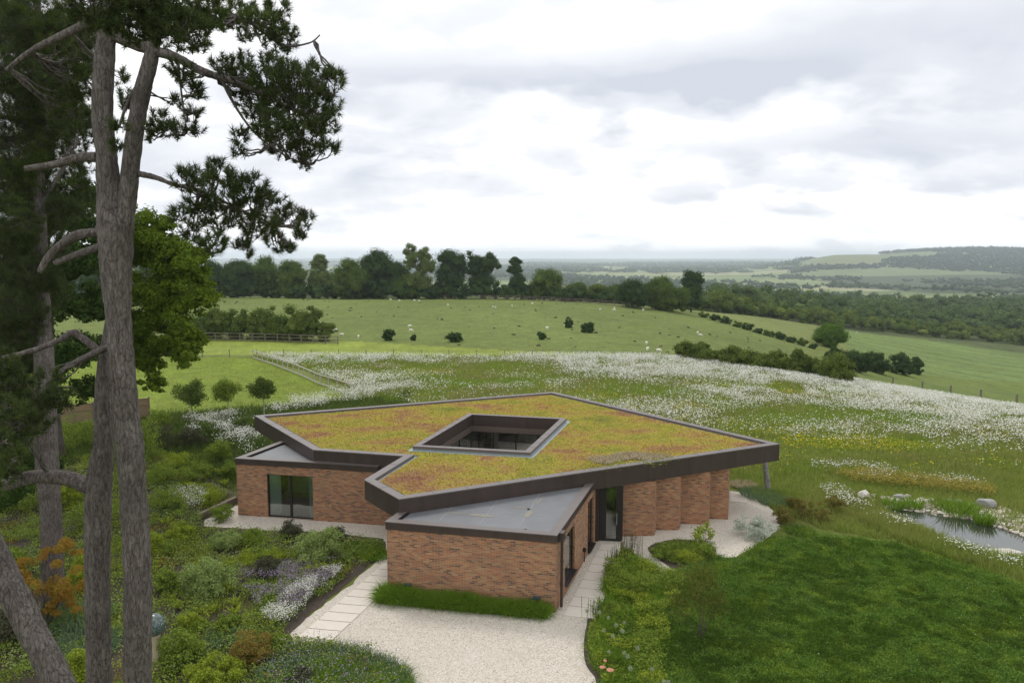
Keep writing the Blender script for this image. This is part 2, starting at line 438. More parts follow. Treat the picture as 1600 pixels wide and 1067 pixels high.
def terrain_mat():
    m, T = mat('land')
    at = T.n('ShaderNodeVertexColor', layer_name='field').outputs[0]
    tc = T.n('ShaderNodeTexCoord').outputs['Object']
    a = T.noise(tc, .09, 6, .6); b = T.noise(tc, 1.3, 7, .7); f = T.noise(T.mapping(tc, (.7, .35, 1)), .03, 5, .6)
    c = T.mix(T.ramp(a, [(.3, .0), (.7, .40)]), at, (.17, .19, .05))
    c = T.mix(1.0, c, T.ramp(b, [(.25, .62), (.5, 1.0), (.75, 1.30)]), 'MULTIPLY')
    c = T.mix(1.0, c, T.ramp(f, [(.3, .80), (.7, 1.14)]), 'MULTIPLY'); c = T.mix(1.0, c, T.ramp(T.noise(tc, .32, 6, .75), [(.32, .74), (.5, 1.0), (.68, 1.2)]), 'MULTIPLY')
    bs = T.n('ShaderNodeBsdfPrincipled', i_Base_Color=c, i_Roughness=1.0); bs.inputs['Specular IOR Level'].default_value = .1
    bp = T.n('ShaderNodeBump', i_Strength=.5, i_Height=b); bp.inputs['Distance'].default_value = .15
    T.link(bp.outputs[0], bs.inputs['Normal']); finish(T, bs.outputs[0]); return m

M_BRICK = brick_mat()
M_FASCIA = simple('bronze_cladding', (.066, .048, .041), .42, .35, .45, 2.2, .06, 9, spec=.45, stretch=(1, 1, .18))
M_COPE = simple('bronze_coping', (.135, .115, .108), .45, .3, .10, 1.5, .0)
M_SOFFIT = simple('bronze_soffit', (.10, .075, .06), .6, .1, .1)
M_MEMB = simple('grey_membrane', (.135, .142, .152), .55, 0, .35, .8, .05, 8)
M_STAIN = simple('dried_stain', (.22, .205, .17), .9, 0, .2, 4)
M_FLASH = simple('zinc_flashing', (.25, .30, .32), .45, .2, .15)
M_FRAME = simple('dark_frame', (.022, .019, .017), .4, .2, .1)
M_GLASS = glass_mat(); M_WATER = water_mat(); M_GRAVEL = gravel_mat()
M_SLAB = simple('pale_stone', (.60, .55, .48), .85, 0, .10, 2.2, .15, 30)
M_WALLIN = simple('plaster', (.42, .40, .37), .9, 0, .05)
M_FLOORIN = simple('interior_floor', (.24, .20, .16), .6, 0, .1)
M_CURT = simple('curtain_cloth', (.66, .80, .72), .9, 0, .05)
M_SOIL = simple('mulch', (.060, .045, .034), 1, 0, .5, 5, .8, 30)
M_SEDB = sedum_base(); M_SEDL = sedum_leaf(); M_LAND = terrain_mat()
M_BARK = bark_mat('pine_bark', (.046, .038, .034), (.126, .107, .097), (.26, .235, .22))
M_BARK2 = bark_mat('brown_bark', (.05, .038, .03), (.12, .10, .085), (.2, .18, .16))
M_WOOD = simple('weathered_rail', (.36, .34, .30), .9, 0, .2, 6)
M_DWOOD = simple('old_fence_wood', (.16, .135, .105), .9, 0, .2, 6)
M_PANEL = simple('close_board', (.24, .17, .10), .9, 0, .25, 3, stretch=(6, 6, .5))
M_SLEEP = simple('sleeper_oak', (.17, .14, .11), .9, 0, .3, 3, .4, 20)
M_STONE = simple('pond_stone', (.27, .27, .26), .9, 0, .3, 2.5, .5, 12)
M_STONEW = simple('chalk_boulder', (.50, .47, .41), .9, 0, .15, 3, .4, 12)
M_SHEEP = simple('fleece', (.72, .69, .62), 1, 0, .08, 8, .3, 20)
M_WIRE = simple('galvanised_wire', (.16, .16, .15), .6, .3, .1)

# ------------------------------------------------------------------ the land
def gp(*q): return np.array([G(*p)[:2] for p in q])
def pz(*q): return np.array([P(*p) for p in q])
F_MEADOW = gp((392, 557), (700, 559), (1060, 561), (1180, 577), (1330, 596), (1450, 617), (1600, 641), (1750, 668), (1800, 740), (1400, 740), (1150, 745), (1000, 665), (860, 645), (640, 640), (560, 612), (470, 578))
F_PADDOCK = gp((190, 558), (395, 558), (470, 585), (545, 612), (480, 632), (420, 640), (230, 645), (60, 650), (-200, 650), (-200, 558))
F_STRIP = gp((-200, 533), (330, 531), (560, 534), (800, 548), (1058, 559.5), (1058, 560.2), (700, 556.5), (390, 555), (-200, 555))
F_SHEEP = gp((-200, 460), (330, 462), (600, 465), (880, 472), (1050, 486), (1120, 497), (1280, 541), (1200, 566), (1065, 559), (800, 547), (560, 533), (330, 530), (-200, 531))
F_RIGHTA = gp((1088, 486), (1250, 503), (1330, 520), (1330, 560), (1290, 540), (1180, 512))
F_CROP = gp((1300, 512), (1440, 530), (1600, 552), (1750, 572), (1750, 620), (1600, 597), (1450, 586), (1340, 562))
F_RIGHTB = gp((1330, 583), (1450, 587), (1600, 599), (1750, 622), (1750, 660), (1600, 634), (1450, 612), (1340, 594))
F_CLOVER = pz((925, 1075), (945, 1000), (985, 930), (1040, 893), (1105, 868), (1150, 871), (1215, 835), (1285, 832), (1400, 850), (1480, 875), (1600, 915), (1800, 990), (1900, 1200), (925, 1200))

def build_land():
    ys = np.concatenate([np.linspace(-60, 14, 14), np.geomspace(15, 18000, 620)])
    ss = np.linspace(-1, 1, 620); ss = ss * (.55 + .45 * ss ** 2)
    Yg, Sg = np.meshgrid(ys, ss, indexing='ij'); Xg = Sg * (np.maximum(Yg, 0) + 75) * 1.05
    Z = H(Xg, np.maximum(Yg, 1.0))
    V = np.stack([Xg, Yg, Z], -1).reshape(-1, 3); ny, nx = Yg.shape
    i = np.arange(ny - 1)[:, None] * nx; j = np.arange(nx - 1)[None]
    F = np.stack([i + j, i + j + 1, i + nx + j + 1, i + nx + j], -1).reshape(-1, 4)
    mb = MB(); mb.add(V, F); o = mb.build('ground', M_LAND, smooth=True); tag(o, kind='structure')
    x, y = V[:, 0], V[:, 1]
    C = np.tile(np.array([.120, .150, .035]), (len(V), 1))
    # far valley: a patchwork of fields
    r = np.random.default_rng(11); sx = r.uniform(-9000, 12000, 2600); sy = 700 * np.exp(r.uniform(0, 3.2, 2600))
    pal = np.array([(.14, .19, .07), (.19, .23, .09), (.28, .29, .14), (.33, .32, .20), (.17, .22, .10), (.11, .15, .06), (.22, .26, .11)])
    farm = y > 420; idx = np.where(farm)[0]
    lx, ly = sx / (sy + 300), np.log(sy) * 2.2
    best = np.zeros(len(idx), int)
    qx, qy = x[idx] / (y[idx] + 300), np.log(y[idx]) * 2.2
    for a in range(0, len(idx), 4000):
        b = slice(a, a + 4000)
        best[b] = np.argmin(np.abs(qx[b][:, None] - lx) + np.abs(qy[b][:, None] - ly) * 2.0, 1)
    C[idx] = pal[best % 7]
    if True:
        crop = inpoly(x, y, F_CROP)
    wood = fbm(x, y / 2.2, 700, 31, 4) > .53
    C[farm & wood & (y > 1500)] = (.035, .055, .028)
    C[(y > 9000)] = C[(y > 9000)] * .35 + np.array([.05, .07, .05])
    hill = (y > 2600) & (800 + 1200 * x / np.maximum(y, 60) > 1235) & (y < 8000)
    C[hill] = (.15, .19, .09)
    hw = hill & (y > 4000); C[hw] = (.06, .09, .045)
    c2 = 800 + 1200 * x / np.maximum(y, 60)
    C[hill & (c2 > 1265) & (c2 < 1372) & (y > 3100)] = (.15, .17, .07)
    C[(y > 300) & (y < 900) & (c2 > 900)] = (.05, .07, .03)
    for poly, col in ((F_SHEEP, (.120, .158, .042)), (F_RIGHTA, (.15, .18, .055)), (F_CROP, (.125, .185, .055)), (F_RIGHTB, (.110, .155, .035)),
                      (F_STRIP, (.215, .27, .045)), (F_PADDOCK, (.155, .21, .027)), (F_MEADOW, (.150, .165, .045)), (F_CLOVER, (.055, .11, .02))):
        C[inpoly(x, y, poly)] = col
    tl = (np.sin((x[crop] * .35 + y[crop] * .94) * 2 * np.pi / 24) > .82); C[np.where(crop)[0][tl]] *= .72
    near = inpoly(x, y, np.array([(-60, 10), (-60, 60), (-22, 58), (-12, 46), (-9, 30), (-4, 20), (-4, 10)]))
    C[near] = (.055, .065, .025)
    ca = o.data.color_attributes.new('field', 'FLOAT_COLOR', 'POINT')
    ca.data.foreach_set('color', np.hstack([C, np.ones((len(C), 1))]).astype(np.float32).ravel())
build_land()

def sheet(name, poly, z, m, label=None, cat=None, kind=None, group=None):
    pl = [Vector((p[0], p[1], 0)) for p in poly]
    mb = MB(); tr = tessellate_polygon([pl])
    V = [(p[0], p[1], z) for p in poly]
    F = []
    for a, b, c in tr:
        n = (pl[b] - pl[a]).cross(pl[c] - pl[a]).z
        F.append((a, b, c) if n > 0 else (a, c, b))
    mb.add(V, F); o = mb.build(name, m); return tag(o, label, cat, group, kind)

def smooth_poly(pts, n=5, closed=True):
    pts = np.asarray(pts, float); N = len(pts); out = []
    for i in range(N):
        p0, p1, p2, p3 = pts[i - 1], pts[i], pts[(i + 1) % N], pts[(i + 2) % N]
        for t in np.linspace(0, 1, n, endpoint=False):
            out.append(.5 * ((2 * p1) + (-p0 + p2) * t + (2 * p0 - 5 * p1 + 4 * p2 - p3) * t ** 2 + (-p0 + 3 * p1 - 3 * p2 + p3) * t ** 3))
    return np.array(out)
def rough(poly, amp=.06, step=.35, seed=1):
    r = np.random.default_rng(seed); out = []
    for i in range(len(poly)):
        a, b = np.array(poly[i]), np.array(poly[(i + 1) % len(poly)]); n = max(1, int(np.linalg.norm(b - a) / step))
        for k in range(n): out.append(a + (b - a) * k / n + r.normal(0, amp, 2) * (k > 0))
    return np.array(out)

GRAVEL = pz((300, 822), (368, 790), (500, 780), (700, 790), (930, 800), (1136, 766), (1165, 770), (1196, 787), (1216, 806), (1219, 820), (1203, 838), (1150, 870), (1095, 872),
            (1052, 893), (1040, 899), (1000, 960), (975, 1100), (640, 1100), (440, 1040), (436, 1003), (600, 868), (600, 842), (520, 832), (420, 831), (330, 828))
o = sheet('gravel', rough(GRAVEL, .05, .3, 2), .008, M_GRAVEL, kind='structure')
BED_L = pz((602, 846), (604, 862), (520, 930), (441, 1001), (447, 1008), (500, 1006), (560, 1016), (605, 1032), (640, 1055), (655, 1120), (350, 1200), (-600, 1200), (-900, 900), (-300, 760), (240, 700), (366, 770), (366, 792), (320, 812), (318, 822), (420, 829), (520, 832))
o = sheet('soil', rough(BED_L, .04, .4, 3), .016, M_SOIL, kind='structure')
BED_R = pz((975, 856), (950, 872), (946, 890), (930, 935), (917, 975), (912, 1010), (916, 1040), (935, 1075), (935, 1200), (985, 1200), (1005, 980), (1040, 905), (1030, 893), (1000, 872))
o = sheet('soil', rough(smooth_poly(BED_R, 3), .03, .3, 4), .016, M_SOIL, kind='structure')
BED_T = pz((1012, 856), (1050, 843), (1095, 846), (1118, 858), (1112, 870), (1085, 885), (1060, 893), (1035, 878))
o = sheet('soil', rough(smooth_poly(BED_T, 4), .03, .3, 5), .016, M_SOIL, kind='structure')

# ------------------------------------------------------------------ the house
A, B, C_, D, E_, F_, G_ = [np.array(v) for v in ((-15.43, 45.29), (2.89, 53.38), (13.64, 38.33), (-4.44, 29.37), (-6.31, 32.01), (-5.18, 35.93), (-9.80, 37.10))]
ROOF = [A, G_, F_, E_, D, C_, B]                     # anticlockwise seen from above? fixed below
def area(p): p = np.asarray(p); return .5 * np.sum(p[:, 0] * np.roll(p[:, 1], -1) - p[:, 1] * np.roll(p[:, 0], -1))
if area(ROOF) < 0: ROOF = ROOF[::-1]
def inset(poly, d):
    n = len(poly); out = []
    for i in range(n):
        p0, p1, p2 = np.array(poly[i - 1]), np.array(poly[i]), np.array(poly[(i + 1) % n])
        a = (p1 - p0) / np.linalg.norm(p1 - p0); b = (p2 - p1) / np.linalg.norm(p2 - p1)
        na = np.array([-a[1], a[0]]); nb = np.array([-b[1], b[0]])
        k = (na + nb) / (1 + na @ nb); out.append(p1 + k * d)
    return out
house = empty('house', (-1, 38, 0), 'single-storey red brick house under a tilted-looking faceted sedum roof with bronze edges', 'house')
house['label'] = 'single-storey red brick house with a faceted sedum roof edged in dark bronze'
def hp(mb, name, m, label=None, parent=None, smooth=False):
    o = mb.build(name, m, smooth=smooth)
    if parent is None: adopt(o, house)
    else: o.parent = parent
    if label: o['label'] = label
    return o
HZ, HB = 3.5, 2.62
CY = [np.array(v) for v in ((-4.54, 37.59), (0.65, 36.46), (2.78, 43.74), (-2.38, 45.0))]
def ring(mb, outer, inner, z):
    n = len(outer)
    mb.quads([[(*outer[i], z), (*outer[(i + 1) % n], z), (*inner[(i + 1) % n], z), (*inner[i], z)] for i in range(n)])
def skirt(mb, poly, z0, z1, flip=False):
    n = len(poly)
    for i in range(n):
        a, b = poly[i], poly[(i + 1) % n]
        if flip: a, b = b, a
        mb.quads([[(*a, z0), (*b, z0), (*b, z1), (*a, z1)]])
def joints(mb, poly, z0, z1, step, off=.004, w=.012, closed=True, flip=False):
    """thin shadow-gap cover strips standing 4 mm proud of a face"""
    n = len(poly)
    for i in range(n if closed else n - 1):
        a, b = np.array(poly[i]), np.array(poly[(i + 1) % n]); L = np.linalg.norm(b - a); d = (b - a) / L; nr = np.array([d[1], -d[0]]) * (-1 if flip else 1)
        for k in range(1, int(L / step) + 1):
            c = a + d * step * k + nr * off / 2
            if step * k < L - .2: mb.box((*c, (z0 + z1) / 2), (w, off, z1 - z0), d)
hp_f = MB(); ins = inset(ROOF, .38)
skirt(hp_f, ROOF, HB, HZ - .045); hp_f.mi = 1; joints(hp_f, ROOF, HB + .01, HZ - .05, 2.4, .003, .014); fascia = hp(hp_f, 'roof_fascia', [M_FASCIA, M_FRAME])
mb = MB(); ob = inset(ROOF, -.02); ring(mb, ob, ins, HZ); skirt(mb, ob, HZ - .05, HZ); skirt(mb, ins, HZ - .24, HZ, True); ring(mb, ob, ROOF, HZ - .05)
mb.mi = 1
n = len(ROOF)
for i in range(n):
    a, b = np.array(ob[i]), np.array(ob[(i + 1) % n]); c, d2 = np.array(ins[i]), np.array(ins[(i + 1) % n]); L = np.linalg.norm(b - a)
    for k in range(1, int(L / 1.5)):
        t = k * 1.5 / L; p = a + (b - a) * t; dd = (b - a) / L; nn = np.array([-dd[1], dd[0]])
        mb.box((*(p + nn * .2), HZ + .002), (.014, .36, .006), dd)
coping = hp(mb, 'roof_coping', [M_COPE, M_FRAME])
# sedum carpet with the courtyard hole
kerb_o = inset(CY, -.32); flash_o = inset(CY, -.52)
def plate(mb, outer, hole, z, up=True):
    loops = [[Vector((*p, 0)) for p in outer]] + ([[Vector((*p, 0)) for p in hole]] if hole is not None else [])
    flat = [v for l in loops for v in l]; tr = tessellate_polygon(loops); F = []
    for a, b, c in tr:
        nz = (flat[b] - flat[a]).cross(flat[c] - flat[a]).z
        F.append((a, b, c) if (nz > 0) == up else (a, c, b))
    mb.add([(v.x, v.y, z) for v in flat], F)
gutter = inset(ROOF, .56)
mb = MB(); plate(mb, gutter, flash_o, HZ - .10); sed = hp(mb, 'sedum_roof', M_SEDB)
mb = MB(); ring(mb, ins, gutter, HZ - .14); skirt(mb, gutter, HZ - .14, HZ - .10, False); hp(mb, 'edge_flashing', M_FLASH)
mb = MB(); plate(mb, ROOF, CY, HB, False); hp(mb, 'soffit', M_SOFFIT)
# courtyard opening
mb = MB(); ring(mb, kerb_o, CY, HZ + .12); skirt(mb, kerb_o, HZ - .02, HZ + .12); 
mb.mi = 1
for i in range(4):
    a, b = kerb_o[i], kerb_o[(i + 1) % 4]; L = np.linalg.norm(b - a); dd = (b - a) / L; nn = np.array([-dd[1], dd[0]])
    for k in range(1, int(L / 1.0)): mb.box((*(a + dd * k * 1.0 + nn * .16), HZ + .122), (.014, .31, .006), dd)
hp(mb, 'courtyard_kerb', [M_COPE, M_FRAME])
mb = MB(); skirt(mb, kerb_o, HZ - .12, HZ - .02); ring(mb, flash_o, kerb_o, HZ - .085); skirt(mb, flash_o, HZ - .105, HZ - .085); hp(mb, 'courtyard_flashing', M_FLASH)
mb = MB(); skirt(mb, CY, 2.95, HZ + .12, True); hp(mb, 'courtyard_fascia', M_FASCIA)
mb = MB(); cyi = inset(CY, .04); skirt(mb, cyi, HB, 2.95, True); ring(mb, CY, cyi, 2.95); hp(mb, 'courtyard_head', M_SOFFIT)
# courtyard glazing and the paved floor of the court
cyg = inset(CY, -.12)
for i in range(4):
    a, b = cyg[i], cyg[(i + 1) % 4]; L = np.linalg.norm(b - a); d = (b - a) / L; k = 4
    g = MB(); g.box((*((a + b) / 2), 1.33), (L, .02, 2.5), d); gl = hp(g, 'courtyard_window', M_GLASS)
    f = MB()
    for q in range(k + 1): f.box((*(a + (b - a) * q / k), 1.33), (.07, .09, 2.52), d)
    f.box((*((a + b) / 2), .05), (L, .088, .08), d); f.box((*((a + b) / 2), 2.585), (L, .088, .06), d)
    o = hp(f, 'frame', M_FRAME); o.parent = gl; o.location = (0, 0, 0)
mb = MB(); plate(mb, inset(CY, -.1), None, .05); hp(mb, 'courtyard_floor', M_SLAB)

def uvwall(name, quads, m, parent=True):
    """walls: list of (a, b, z0, z1); uv in metres along the wall"""
    V = []; U = []
    s = 0
    for a, b, z0, z1 in quads:
        L = float(np.linalg.norm(np.array(b) - np.array(a)))
        V.append([(*a, z0), (*b, z0), (*b, z1), (*a, z1)]); U += [(s, z0), (s + L, z0), (s + L, z1), (s, z1)]; s += L
    mb = MB(); mb.quads(V); o = mb.build(name, m); uv = o.data.uv_layers.new(name='UVMap')
    uv.data.foreach_set('uv', np.array(U, np.float32).ravel()); adopt(o, house); return o
def wall_open(a, b, z0, z1, holes):
    """wall from a to b with openings (s0, s1, z0, z1) given in metres along"""
    a, b = np.array(a, float), np.array(b, float); L = np.linalg.norm(b - a); d = (b - a) / L
    pt = lambda s: tuple(a + d * s)
    out = []; cur = 0; U = []
    V = []
    def q(s0, s1, y0, y1):
        if s1 - s0 > 1e-4 and y1 - y0 > 1e-4:
            V.append([(*pt(s0), y0), (*pt(s1), y0), (*pt(s1), y1), (*pt(s0), y1)]); U.extend([(s0, y0), (s1, y0), (s1, y1), (s0, y1)])
    for h in sorted(holes):
        q(cur, h[0], z0, z1); q(h[0], h[1], z0, h[2]); q(h[0], h[1], h[3], z1); cur = h[1]
    q(cur, L, z0, z1)
    # reveals 0.11 deep, in brick
    inn = np.array([-d[1], d[0]]) * .16
    for s0, s1, y0, y1 in holes:
        p0, p1 = np.array(pt(s0)), np.array(pt(s1))
        for (u, v, w0, w1) in ((p0, p0 + inn, y0, y1), (p1 + inn, p1, y0, y1)):
            V.append([(*u, w0), (*v, w0), (*v, w1), (*u, w1)]); U.extend([(0, w0), (.16, w0), (.16, w1), (0, w1)])
        V.append([(*(p0), y1), (*(p0 + inn), y1), (*(p1 + inn), y1), (*p1, y1)]); U.extend([(0, 0), (0, .11), (s1 - s0, .11), (s1 - s0, 0)])
    return V, U, d, inn, pt
def brick_wall(name, a, b, z0, z1, holes=(), label=None):
    V, U, d, inn, pt = wall_open(a, b, z0, z1, list(holes)); mb = MB(); mb.quads(V); o = mb.build(name, M_BRICK)
    uv = o.data.uv_layers.new(name='UVMap'); uv.data.foreach_set('uv', np.array(U, np.float32).ravel()); adopt(o, house)
    if label: o['label'] = label
    return o, d, inn, pt
WT = 2.64
# front wing
W1, W2 = np.array([-4.79, 28.37]), np.array([1.60, 26.92]); vd = np.array([.298, .9545]); W3 = W2 + vd * 7.55; W4 = W1 + vd * 7.4
def sx(px, p0, dr, z=1.2):
    """distance along a wall line at which it crosses a photo column"""
    a = (px - 800) / FPX; w = lambda p: p[1] * CT - (z - CAM_H) * ST
    f = lambda s: (p0 + dr * s)[0] - a * w(p0 + dr * s)
    f0, f1 = f(0), f(1); return -f0 / (f1 - f0)
w1a, w1b = sx(882.5, W2, vd), sx(898, W2, vd); w2a, w2b = sx(918.5, W2, vd), sx(927.5, W2, vd)
brick_wall('brick_wall', W1, W2, 0, WT)
rw, rd, rin, rpt = brick_wall('brick_wall', W2, W3, 0, WT, [(w1a, w1b, .42, 2.34), (w2a, w2b, .12, 2.34)])
brick_wall('brick_wall', W4, W1, 0, WT)
def window(a, b, z0, z1, inn, panes=1, sill=True, curtain=False, name='window', label=None, outn=None):
    """a glazed opening set .10 back; frame, panes and sill are its parts"""
    a = np.array(a); b = np.array(b); d = (b - a) / np.linalg.norm(b - a); L = np.linalg.norm(b - a); i = np.array(inn) / np.linalg.norm(inn)
    c = (a + b) / 2 + i * .12; fr = MB(); t = .055
    for s in (-1, 1): fr.box((*(c + d * s * (L / 2 - t / 2)), (z0 + z1) / 2), (t, .07, z1 - z0), d)
    fr.box((*c, z0 + t / 2), (L - 2 * t, .066, t), d); fr.box((*c, z1 - t / 2), (L - 2 * t, .066, t), d)
    for k in range(1, panes): fr.box((*(a + i * .12 + d * L * k / panes), (z0 + z1) / 2), (.11, .068, z1 - z0 - 2 * t), d)
    fo = hp(fr, name, M_FRAME, label)
    for k in range(panes):
        g = MB(); g.box((*(a + i * (.12 + .012 * (k % 2)) + d * L * (k + .5) / panes), (z0 + z1) / 2), (L / panes - .05, .012, z1 - z0 - .09), d)
        o = hp(g, 'pane', M_GLASS); o.parent = fo; o.location = (0, 0, 0)
    if sill:
        s = MB(); s.box((*(c - i * .12), z0 - .012), (L, .26, .024), d); o = hp(s, 'sill', M_FRAME); o.parent = fo; o.location = (0, 0, 0)
    return fo
window(rpt(w1a), rpt(w1b), .42, 2.34, rin, 1); window(rpt(w2a), rpt(w2b), .12, 2.34, rin, 1)
# left wing
L1 = np.array([-13.83, 37.60]); ld = np.array([4.0, -.80]); ld /= np.linalg.norm(ld); L2 = L1 + ld * 11.4
s0, s1 = sx(417.5, L1, ld), sx(489, L1, ld)
lw, ldd, lin, lpt = brick_wall('brick_wall', L1, L2, 0, WT, [(s0, s1, .03, 2.22)])
lb = np.array([.322, .947]); L0 = L1 + lb * 7.5
brick_wall('brick_wall', L0, L1, 0, WT)
window(lpt(s0), lpt(s1), .03, 2.22, lin, 2, False, name='sliding_door', label='wide sliding glass door in the left wing with pale green curtains behind it')
def curtain(c0, c1, z0, z1, inn):
    n = 40; p = np.linspace(0, 1, n); a = np.array(c0); b = np.array(c1); nn = np.array(inn) / np.linalg.norm(inn)
    xy = a + (b - a) * p[:, None] + nn * (.24 + .045 * np.sin(p * 46))[:, None]
    m = MB(); m.quads([[(*xy[k], z0), (*xy[k + 1], z0), (*xy[k + 1], z1), (*xy[k], z1)] for k in range(n - 1)]); return hp(m, 'curtain', M_CURT, smooth=True)
curtain(lpt(s0 + .02), lpt(s0 + .62), .05, 2.3, lin); curtain(lpt(s1 - .32), lpt(s1 - .02), .05, 2.3, lin)
curtain(rpt(w1a + .9), rpt(w1b - .05), .3, 2.4, rin)
def wing_roof(poly, name):
    if area(poly) < 0: poly = poly[::-1]
    z1 = 2.95; o_ = inset(poly, -.03); i_ = inset(poly, .30)
    m = MB(); skirt(m, o_, WT, z1 - .03); fo = hp(m, 'wing_fascia', M_FASCIA)
    m = MB(); plate(m, o_, i_, WT, False)
    o = hp(m, 'wing_soffit', M_SOFFIT)
    oo = inset(poly, -.05)
    m = MB(); ring(m, oo, i_, z1); skirt(m, oo, z1 - .035, z1); ring(m, oo, o_, z1 - .035); hp(m, 'wing_coping', M_COPE)
    m = MB(); skirt(m, i_, z1 - .13, z1, True); hp(m, 'wing_upstand', M_FRAME)
    i2 = inset(poly, .36)
    m = MB(); ring(m, i_, i2, z1 - .13); hp(m, 'wing_gutter', M_FRAME)
    m = MB(); plate(m, i2, None, z1 - .105); skirt(m, i2, z1 - .13, z1 - .105); hp(m, 'flat_roof', M_MEMB, 'flat grey membrane roof'); return i2
fr_roof = wing_roof([W1, W2, W2 + vd * 7.0, W1 + vd * 6.6], 'front')
lf_roof = wing_roof([L1, L1 + ld * 7.5, L1 + ld * 7.5 + lb * 5, L1 + lb * 5.6], 'left')
# membrane laps and stains on the front flat roof
mb = MB()
ud = (W2 - W1) / np.linalg.norm(W2 - W1)
for s in (1.6, 3.2, 4.75):
    mb.box((*(W1 + ud * s + vd * 3.3), 2.847), (.022, 5.0, .006), ud)
mb.box((*(W1 + ud * 3.5 + vd * 2.2), 2.8475), (5.2, .020, .005), ud)
hp(mb, 'membrane_lap', simple('lap', (.235, .245, .26), .6, 0, .1))
for (px, py, a, b_) in ((752, 805, .55, .13), (826, 803, .14, .45), (814, 793, .25, .07), (708, 801, .5, .05), (843, 782, .05, .5)):
    mb = MB(); c = P(px, py, 2.85); th = np.linspace(0, 2 * np.pi, 22, endpoint=False); rr = 1 + .25 * (np.random.default_rng(px).random(22) - .5)
    pts = [(*(c + ud * a * math.cos(t) * r_ + vd * b_ * math.sin(t) * r_), 2.853) for t, r_ in zip(th, rr)]
    mb.add([(*c, 2.853)] + pts, [(0, 1 + k, 1 + (k + 1) % 22) for k in range(22)]); hp(mb, 'roof_stain', M_STAIN)
for px, py in ((826, 795), (821, 827)):
    c = P(px, py, 2.86); mb = MB(); mb.tube([(*c, 2.845), (*c, 2.885)], .055, 14); hp(mb, 'roof_outlet', M_FRAME)
# hopper head and downpipe on the corner; a second pipe by the door
mb = MB(); hc = W2 + vd * .42 + np.array([vd[1], -vd[0]]) * .12
mb.box((*hc, 2.77), (.34, .20, .34), vd); dp = hp(mb, 'rain_hopper', M_FASCIA)
mb = MB(); mb.tube([(*hc, 2.62), (*hc, .06)], .052, 12)
for z in (1.8, .9): mb.tube([(*hc, z), (*hc, z + .06)], .066, 12)
o = hp(mb, 'downpipe', M_FASCIA); 
mb = MB(); hc = W2 + vd * (sx(930.5, W2, vd)) + np.array([vd[1], -vd[0]]) * .08; mb.box((*hc, 1.32), (.10, .12, 2.6), vd); hp(mb, 'downpipe', M_FASCIA)
# wall lights and outside tap
mb = MB(); hc = W2 + vd * sx(911, W2, vd) + np.array([vd[1], -vd[0]]) * .07
mb.box((*hc, .62), (.10, .13, .16), vd); mb.tube([(*hc, .55), (*(hc + vd * .02), .08)], .02, 8); hp(mb, 'outside_tap', M_FRAME)
for px, py in ((638, 921), (839, 941)):
    a = (px - W1[0]); s = sx(px, W1, ud, .5); c = W1 + ud * s + np.array([ud[1], -ud[0]]) * .04
    mb = MB(); mb.box((*c, .50), (.26, .08, .11), ud); mb.box((*(c + np.array([ud[1], -ud[0]]) * .035), .56), (.30, .15, .02), ud); hp(mb, 'wall_light', simple('light_housing', (.06, .08, .11), .5, .3))
# entrance
D0 = W3 + np.array([.03, .02]); D1 = np.array([5.06, 33.99]); dd = (D1 - D0) / np.linalg.norm(D1 - D0); DL = np.linalg.norm(D1 - D0); dn = np.array([-dd[1], dd[0]])
fr = MB(); 
fr.box((*(D0 + dd * .22), 1.31), (.44, .08, 2.60), dd); fr.box((*(D1 - dd * .15), 1.31), (.30, .08, 2.60), dd)
fr.box((*((D0 + D1) / 2 + dd * .07), .06), (DL - .74, .076, .11), dd); fr.box((*((D0 + D1) / 2 + dd * .07), 2.57), (DL - .74, .076, .09), dd)
door = hp(fr, 'entrance_door', M_FRAME, 'tall dark-framed glass entrance door beside the stepped piers')
g = MB(); g.box((*((D0 + D1) / 2 + dd * .07), 1.32), (DL - .74, .02, 2.42), dd); o = hp(g, 'pane', M_GLASS); o.parent = door; o.location = (0, 0, 0)
g = MB(); g.tube([(*(D1 - dd * .27 - dn * .09), .8), (*(D1 - dd * .27 - dn * .09), 1.35)], .018, 8)
for z in (.85, 1.3): g.tube([(*(D1 - dd * .27 - dn * .09), z), (*(D1 - dd * .27 - dn * .03), z)], .012, 6)
o = hp(g, 'handle', M_FLASH); o.parent = door; o.location = (0, 0, 0)
# stepped brick piers
PI = [((5.30, 34.30), (6.64, 34.66)), ((6.60, 35.46), (7.97, 35.44)), ((8.00, 36.34), (9.57, 36.20)), ((9.55, 37.06), (10.72, 36.93))]
PI[0] = ((5.10, 34.62), (6.64, 34.69))
M_PW = M_BRICK
for k, (a, b) in enumerate(PI):
    a, b = np.array(a), np.array(b); c = b + vd * 1.0; e = a + vd * 1.0
    V = []; U = []
    for (p, q) in ((a, b), (b, c), (c, e), (e, a)):
        L = np.linalg.norm(q - p); V.append([(*p, 0), (*q, 0), (*q, HB), (*p, HB)]); U += [(0, 0), (L, 0), (L, HB), (0, HB)]
    mb = MB(); mb.quads(V); o = mb.build('brick_pier', M_PW); uv = o.data.uv_layers.new(name='UVMap'); uv.data.foreach_set('uv', np.array(U, np.float32).ravel()); adopt(o, house)
# body of the house round the court: rear and side glazing, inner floor and back walls
body = [np.array(v) for v in ((10.3, 37.9), (12.0, 42.0), (4.0, 50.3), (-12.2, 44.2))]
for k in range(3):
    a, b = body[k], body[k + 1]; brick_wall('brick_wall', a, b, 0, HB - .002)
mb = MB(); plate(mb, [L1 + .1, L2, W1 + np.array([.1, .1]), W2 + np.array([-.1, .1]), W3, (5.1, 34.8), (10.6, 37.6), (12, 42), (4, 50.2), (-12.1, 44.1)], None, .02); hp(mb, 'indoor_floor', M_FLOORIN)
